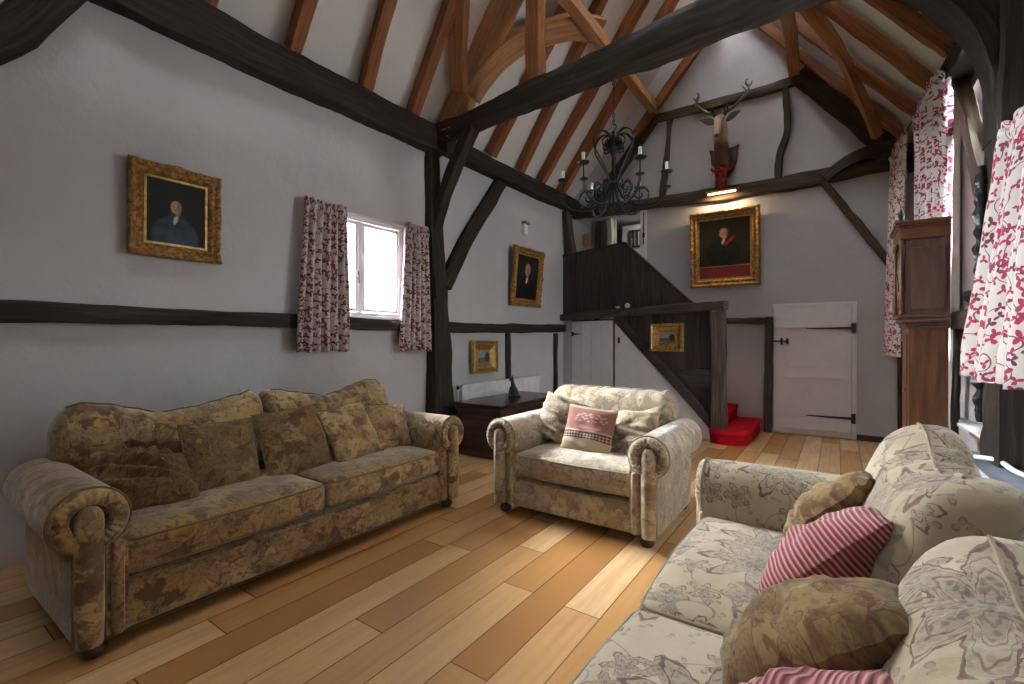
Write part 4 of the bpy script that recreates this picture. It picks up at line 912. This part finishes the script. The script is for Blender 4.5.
def portrait(bg, coat, face, hair, cx=.5, cy=.66, s=1.0, collar=(.55,.5,.42), sash=None, turn=1, mist=None):
    def f(u, v, asp):
        n = noise.noise(Vector((u*3, v*3*asp, 3)))*.5+.5; b = tuple(x*(.6+.8*n) for x in bg); V = v
        sh = max(ell(u, v, cx-.02, cy-.52*s, .42*s, .36*s/1, .12), ell(u, v, cx, cy-.20*s, .16*s, .12*s, .3))
        ct = tuple(x*(.7+.6*noise.noise(Vector((u*9, v*9, 1)))) for x in coat)
        L = [(ct, sh)]
        if mist: L.append((mist, .5*sh*max(0, .5-v)*2*(noise.noise(Vector((u*6,v*6,8)))*.5+.6)))
        if sash: L.append((sash, .85*ell(u, v, cx+.13*s*turn, cy-.22*s, .16*s, .035*s, .5, .75*turn)))
        L += [(collar, .95*ell(u, v, cx-.015*turn, cy-.215*s, .035*s, .085*s, .4, -.35*turn)), (hair, ell(u, v, cx+.005*turn, cy+.03*s, .128*s, .135*s/asp*1.15, .2)), (tuple(x*.6 for x in face), ell(u, v, cx+.02*turn, cy-.105*s, .045*s, .05*s, .4)),
              (face, ell(u, v, cx-.012*turn, cy-.005*s, .098*s, .115*s/asp*1.15, .22)), (tuple(x*.45 for x in face), .75*ell(u, v, cx+.045*turn, cy-.01*s, .035*s, .10*s/asp, .9)),
              ((face[0]*.35, face[1]*.25, face[2]*.2), .8*ell(u, v, cx-.055*turn, cy+.012*s, .020*s, .008*s, .8)), ((face[0]*.35, face[1]*.25, face[2]*.2), .8*ell(u, v, cx+.022*turn, cy+.012*s, .020*s, .008*s, .8)),
              ((face[0]*.6, face[1]*.4, face[2]*.35), .7*ell(u, v, cx-.02*turn, cy-.022*s, .012*s, .022*s, .9)), ((face[0]*.55, face[1]*.25, face[2]*.2), .8*ell(u, v, cx-.017*turn, cy-.055*s, .024*s, .008*s, .7))]
        return lay(b, *L)
    return f
def landscape(u, v, asp):
    n = noise.noise(Vector((u*5, v*5, 2)))*.5+.5; sky = (.30,.32,.32); c = lay(sky, ((.10,.13,.13), 1 if v < .45+.15*noise.noise(Vector((u*4,0,1))) else 0), ((.16,.12,.06), max(0, .35-v)*2.5), ((.03,.04,.03), ell(u, v, .8, .5, .2, .35, .5)))
    return tuple(x*(.7+.5*n) for x in c)
PI_ = pi
frame('portrait_painting', .57, .65, .088, 'gilt', 'gold framed portrait of a dark haired man in a blue coat on the left wall', (XL+.035, 1.395, 2.225), (radians(1.5), 0, radians(90)),
      portrait((.008,.009,.008), (.03,.045,.065), (.42,.27,.18), (.012,.009,.007), cx=.50, cy=.60, s=.95, mist=(.09,.13,.18)), seed=1)
frame('portrait_painting', .80, .87, .095, 'gilt', 'tall gold framed portrait of an elderly man in black, between post and stairs', (XL+.075, 5.96, 2.26), (radians(5.0), 0, radians(90)),
      portrait((.010,.012,.009), (.008,.010,.012), (.50,.16,.09), (.25,.20,.17), cx=.50, cy=.66, s=1.0), seed=5)
frame('portrait_painting', .97, 1.14, .115, 'gilt', 'large gilt framed portrait with a red mount strip on the far wall', (-1.40, YB-.045, 2.695), (radians(3.0), 0, 0),
      portrait((.022,.016,.007), (.010,.013,.011), (.50,.28,.14), (.05,.03,.015), cx=.50, cy=.70, s=.80, collar=(.55,.45,.32), sash=(.40,.02,.02), turn=1), band=.17, depth=.07, seed=9)
small_prof = [(0,0),(0,.9),(.08,1.0),(.16,.95),(.24,.55),(.34,.50),(.42,.75),(.52,.60),(.78,.22),(.88,.40),(1,.25),(1,0)]
frame('small_landscape', .52, .43, .13, 'gilt2', 'small deep gold framed landscape low on the left wall over the radiator', (XL+.03, 4.95, 1.095), (0, 0, radians(90)), landscape, prof=small_prof, depth=.07, carve=.003, seed=3, slip=None)
o = frame('small_landscape', .50, .39, .128, 'gilt2', 'small gold framed landscape hanging on the dark stair boards', (0,0,0), (0,0,0), landscape, prof=small_prof, depth=.06, carve=.003, seed=6, slip=None)
p = sp_(2.08, 1.355, .008); o.location = p; o.rotation_euler = (0, 0, atan2(ST.y, ST.x))
# picture lamp
pl = thing('picture_lamp', 'lit brass picture lamp on the tie beam above the large portrait', 'lamp')
mb = MB(); mb.tube([(-1.62, YB-.20, 3.50), (-1.20, YB-.20, 3.50)], .022, 12); 
P = [[Vector((x, YB-.20+.034*cos(radians(a)), 3.505+.034*sin(radians(a)))) for a in range(-10, 200, 15)] for x in (-1.63, -1.19)]
mb = MB(); mb.grid(P); sh_ = mb.build('lamp_shade', M['gilt2'], pl, smooth=60); sh_.modifiers.new('t', 'SOLIDIFY').thickness = .003
MB().tube([(-1.60, YB-.20, 3.495), (-1.22, YB-.20, 3.495)], .014, 10).build('bulb', M['lampglow'], pl)
mb = MB(); mb.tube(resample([(-1.41, YB-.205, 3.53), (-1.41, YB-.16, 3.56), (-1.41, YB-.09, 3.55)], .03), .008, 8); mb.box((-1.41, YB-.095, 3.54), (.06,.02,.07)); mb.build('bracket', M['gilt2'], pl)
area('picture_lamp_light', (-1.41, YB-.20, 3.475), (radians(14), 0, 0), .36, .03, 5.5, (1,.72,.42)).parent = pl

# ---------------------------------------------------------------- stag head
sg = thing('stag_head', 'mounted stag head with antlers on a wooden shield on the far gable', 'taxidermy', (-1.41, YB-.02, 3.70))
sh = [(0,0),(.07,.06),(.14,.16),(.18,.30),(.185,.42),(.21,.52),(.12,.49),(0,.50),(-.12,.49),(-.21,.52),(-.185,.42),(-.18,.30),(-.14,.16),(-.07,.06)]
mb = MB(); mb.prism(sh, .03, lambda a, b, d: Vector((a, -.0-d, b))); mb.build('shield', m_wood('shield_wood', (.03,.006,.005), (.065,.012,.008), (.10,.02,.015), .35), sg, smooth=0, bevel=.008)
spine = [((0,-.03,.20),.105,.115),((0,-.10,.28),.105,.12),((0,-.20,.42),.092,.105),((0,-.27,.56),.082,.09),((0,-.30,.68),.078,.085),((0,-.31,.78),.082,.078),((0,-.345,.82),.078,.066),((0,-.40,.77),.064,.062),((0,-.455,.68),.048,.050),((0,-.50,.58),.038,.042),((0,-.525,.52),.036,.036),((0,-.535,.49),.020,.02)]
mb = MB(); P = []; pth = resample([q[0] for q in spine], .03); N_ = len(pth)
for i, p in enumerate(pth):
    f_ = i/(N_-1)*(len(spine)-1); k = min(int(f_), len(spine)-2); fr_ = f_-k; rx = spine[k][1]*(1-fr_)+spine[k+1][1]*fr_; ry = spine[k][2]*(1-fr_)+spine[k+1][2]*fr_
    T = (pth[min(i+1, N_-1)]-pth[max(i-1, 0)]).normalized(); S = Vector((1,0,0)); U = S.cross(T).normalized()
    P.append([p+S*rx*1.22*cos(2*pi*q/18)+U*ry*sin(2*pi*q/18)*(1+.04*sin(q)) for q in range(18)])
mb.grid(P, None, cv=True); mb.add(P[0], [tuple(range(18))]); mb.add(P[-1], [tuple(range(18))]); mb.build('head', M['fur'], sg, smooth=180)
mb = MB(); mb.sbox((0,-.545,.515), (.052,.03,.036), .014, (3,2,3)); mb.build('nose', M['bronze'], sg)
for s_ in (-1, 1):
    mb = MB(); P = []
    for i in range(10):
        t_ = i/9; c = Vector((s_*(.07+.21*t_), -.29-.01*t_, .80+.085*t_)); hw = .058*sin(pi*min(1, .12+t_*.9))+.002
        P.append([c+Vector((-.15*s_*hw, -.022*cos(pi*(q/6))*(1-t_)-.004, hw*(q/3-1))) for q in range(7)])
    mb.grid(P); e_ = mb.build('ear', M['fur_d'], sg, smooth=180); e_.modifiers.new('t', 'SOLIDIFY').thickness = .008
    MB().lathe([(.002,-.012),(.009,-.008),(.012,0),(.009,.008),(.002,.012)], (s_*.064, -.40, .79), 10).build('eye', M['bronze'], sg)
    mb = MB()
    mb.tube(resample([(s_*.04,-.30,.86),(s_*.10,-.28,.93),(s_*.20,-.26,1.00),(s_*.30,-.24,1.10),(s_*.35,-.22,1.17),(s_*.36,-.2,1.24),(s_*.32,-.2,1.30),(s_*.34,-.18,1.36)], .03), lambda i, l: max(.007, .027-.018*l/.9), 8)
    for base, tip in (((s_*.055,-.30,.88),(s_*.07,-.42,.99)), ((s_*.10,-.28,.93),(s_*.08,-.36,1.05)), ((s_*.34,-.22,1.16),(s_*.28,-.28,1.24)), ((s_*.355,-.2,1.25),(s_*.40,-.16,1.33))):
        a, b = Vector(base), Vector(tip); mb.tube(resample([a, (a+b)/2+Vector((s_*.015,-.01,-.01)), b], .02), lambda i, l: max(.004, .015-.08*l), 7)
    mb.build('antler', M['antler'], sg, smooth=60)
mb = MB(); ring = [(.142*cos(a), -.115+.115*sin(a), .20-.10*-sin(a)) for a in [2*pi*k/24 for k in range(24)]]
mb.tube(ring, .026, 8, closed=True); sc_ = mb.build('scarf', M['tartan'], sg, smooth=60)
for s_, L in ((-1,.30), (1,.34)):
    mb = MB(); mb.grid([[Vector((s_*.035+a*.045+.004*sin(j), -.235+.012*sin(j*1.3)+.10*j/12*.4, .17-L*j/12)) for j in range(13)] for a in (-1,0,1)], lambda i, j: (i*.045, j*.025))
    e_ = mb.build('scarf_end', M['tartan'], sc_, smooth=180); e_.modifiers.new('t', 'SOLIDIFY').thickness = .01

# ---------------------------------------------------------------- chandelier
ch = thing('chandelier', 'black wrought iron chandelier with scrolls hanging from the tie beam', 'chandelier', (-1.67, 4.02, 2.46))
def spiral(c, r0, turns, a0, sgn, ax, n=28, shrink=.82):
    # spiral in the plane of direction ax (horizontal unit) and z
    out = []
    for k in range(n+1):
        t_ = k/n; a = a0+sgn*turns*2*pi*t_; r = r0*(1-shrink*t_); out.append(c+ax*(r*cos(a))+Vector((0,0,r*sin(a))))
    return out
mb = MB(); mb.lathe([(.010,.02),(.03,.04),(.02,.07),(.012,.10),(.012,.22),(.035,.245),(.055,.27),(.035,.295),(.014,.32),(.012,.52),(.03,.55),(.05,.575),(.03,.60),(.012,.63),(.010,.76)], (0,0,0), 16); mb.build('stem', M['iron'], ch)
mb = MB(); mb.tube([(.026*cos(a), 0, .785+.026*sin(a)) for a in [2*pi*k/18 for k in range(18)]], .005, 6, closed=True, up=(0,1,0)); mb.build('ring', M['iron'], ch)
mb = MB()
for k in range(15):
    z = .825+k*.029+.01; R = Matrix.Rotation((k % 2)*pi/2+.3, 3, 'Z'); mb.tube([Vector((0,0,z))+R@Vector((.010*cos(a), 0, .020*sin(a))) for a in [2*pi*q/10 for q in range(10)]], .0032, 5, closed=True, up=tuple(R@Vector((0,1,0))))
mb.build('chain', M['iron'], ch)
for k in range(6):
    a = radians(60*k+20); ax = Vector((cos(a), sin(a), 0)); V = lambda r, z: ax*r+Vector((0,0,z))
    mb = MB()
    arm = resample([V(.03,.28), V(.07,.16), V(.16,.07), V(.28,.05), V(.38,.08), V(.44,.14), V(.455,.19)], .03)
    mb.sweep(arm, lambda i, l: [(-.010,-.007),(.010,-.007),(.010,.007),(-.010,.007)], caps=True)
    mb.tube(spiral(V(.23,.165), .095, 1.35, -pi*.62, 1, ax), .009, 6)
    mb.tube(spiral(V(.115,.24), .06, 1.3, -pi*.4, 1, ax), .006, 6)
    am = mb.build('arm', M['iron'], ch, smooth=60)
    mb = MB(); mb.tube([V(.455,.19), V(.458,.335)], .006, 6); mb.lathe([(.004,.0),(.034,.004),(.040,.012),(.036,.014),(.004,.008)], V(.456,.20), 16); mb.lathe([(.004,0),(.044,.006),(.054,.018),(.050,.020),(.004,.010)], V(.458,.33), 18); mb.build('drip_pan', M['iron'], am)
    MB().lathe([(.002,0),(.0145,.001),(.0145,.085),(.010,.088),(.002,.088)], V(.458,.342), 12).build('candle_tube', M['candle'], am)
    mb = MB()
    a2 = a+radians(30); ax2 = Vector((cos(a2), sin(a2), 0)); W_ = lambda r, z: ax2*r+Vector((0,0,z))
    mb.sweep(resample([W_(.02,.26), W_(.06,.36), W_(.14,.50), W_(.195,.60), W_(.19,.69), W_(.12,.745), W_(.05,.72), W_(.03,.66), W_(.055,.615), W_(.085,.64)], .025), lambda i, l: [(-.011,-.0045),(.011,-.0045),(.011,.0045),(-.011,.0045)])
    mb.build('crown_strap', M['iron'], ch, smooth=60)
    mb = MB(); mb.tube(spiral(W_(.075,.60), .045, 1.4, pi*.5, 1, ax2), .007, 6); mb.tube(spiral(V(.06,.66), .05, 1.2, pi*.5, -1, ax), .006, 6); mb.build('inner_scroll', M['iron'], ch, smooth=60)

# ---------------------------------------------------------------- radiator, chest, cat, sensor
rd = thing('radiator', 'white panel radiator on the left wall behind the dark chest', 'radiator')
mb = MB(); P = []
for i in range(181):
    y = 4.46+1.84*i/180; x = XL+.095+.003*(abs((i % 6)-3)/3 > .5); P.append([Vector((x, y, .14)), Vector((x, y, .745))])
mb.grid(P); mb.span((XL+.04, 4.45, .13), (XL+.094, 6.31, .75)); mb.build('panel', M['rad'], rd, smooth=0)
mb = MB(); mb.span((XL+.03, 4.445, .735), (XL+.108, 6.315, .76)); mb.build('top_grille', M['rad'], rd, smooth=0, bevel=.004)
mb = MB(); mb.tube([(XL+.07, 4.40, .0), (XL+.07, 4.40, .70)], .011, 8); mb.tube([(XL+.07,4.40,.70),(XL+.07,4.45,.70)], .010, 8); mb.build('pipe', M['rad'], rd)
MB().lathe([(.012,0),(.02,.005),(.02,.035),(.014,.04)], (XL+.07, 4.40, .705), 12).build('valve', M['iron'], rd)
ct = thing('wooden_chest', 'dark brown wooden chest with a plain lid behind the armchair', 'chest', (-3.33, 4.78, 0))
mb = MB(); mb.span((-.32,-.66,.03), (.31,.70,.565)); mb.build('body', M['chest'], ct, smooth=0, bevel=.006)
mb = MB(); mb.span((-.345,-.69,.567), (.345,.73,.60)); mb.build('lid', M['chest'], ct, smooth=0, bevel=.008)
mb = MB(); mb.span((-.335,-.675,0), (.33,.715,.075)); mb.span((.311,-.66,.10),(.322,-.58,.56)); mb.span((.311,.62,.10),(.322,.70,.56)); mb.span((.311,-.58,.47),(.322,.62,.56)); mb.span((-.31,-.672,.47),(.31,-.661,.56)); mb.span((-.31,-.672,.10),(-.24,-.661,.47)); mb.span((.24,-.672,.10),(.31,-.661,.47)); mb.build('moulding', M['chest'], ct, smooth=0, bevel=.005)
cat = thing('cat_statuette', 'small black seated cat statuette on the wooden chest', 'statuette', (-3.35, 4.86, .60), radians(-50))
MB().sbox((0,.01,.012), (.085,.15,.024), .008, (4,6,2)).build('base', M['bronze'], cat)
mb = MB(); P = []
for (z, y, rx, ry) in ((.024,.015,.036,.058),(.05,.018,.038,.056),(.09,.012,.034,.046),(.13,0,.028,.036),(.165,-.008,.021,.026),(.19,-.012,.018,.021),(.205,-.018,.022,.026),(.225,-.022,.025,.028),(.243,-.02,.020,.022),(.252,-.018,.008,.008)):
    P.append([Vector((rx*cos(2*pi*q/16), y+ry*sin(2*pi*q/16), z)) for q in range(16)])
mb.grid(P, None, cv=True, flip=True); mb.add(P[0], [tuple(range(16))]); mb.add(P[-1], [tuple(range(16))])
for s_ in (-1, 1):
    mb.tube([(s_*.016,-.035,.13),(s_*.016,-.048,.07),(s_*.016,-.05,.028)], lambda i, l: .010, 8); mb.sweep([(s_*.014,-.016,.238),(s_*.017,-.016,.262),(s_*.019,-.016,.28)], lambda i, l: [(.009*(1-i*.45)*cos(q*pi/3), .005*(1-i*.45)*sin(q*pi/3)) for q in range(6)])
mb.tube([(0,-.04,.218),(0,-.054,.212)], lambda i, l: .011-.004*i, 8)
mb.build('body', M['bronze'], cat, smooth=70)
MB().tube(resample([(.02,.06,.035),(.05,.03,.032),(.048,-.03,.032)], .01), lambda i, l: .007, 7).build('tail', M['bronze'], cat)
se = thing('wall_sensor', 'small white alarm sensor with a grey bracket high on the left wall', 'sensor', (XL, 5.98, 3.02))
MB().sbox((.03,0,-.02), (.05,.105,.16), .012, (3,3,5)).build('housing', M['white'], se)
MB().span((.0,-.05,.065), (.08,.08,.10)).build('bracket', M['jamb'], se, smooth=0, bevel=.003)

area('landing_fill_light', (-2.72, 8.12, 3.40), (0, radians(25), 0), .10, .10, 1.2, (1,.93,.82))  # added fill light, out of view, to brighten the landing recess
ll = thing('added_landing_lamp', 'added unseen white lamp that brightens the staircase landing', 'lamp', (-2.72, 8.12, 3.425))  # made-up lamp body for the fill light, hidden behind the wall edge
MB().lathe([(.03,.07),(.035,.06),(.06,.03),(.07,.01),(.065,.0),(.001,.0)][::-1], (0,0,0), 20).build('lamp_shade', M['white'], ll)
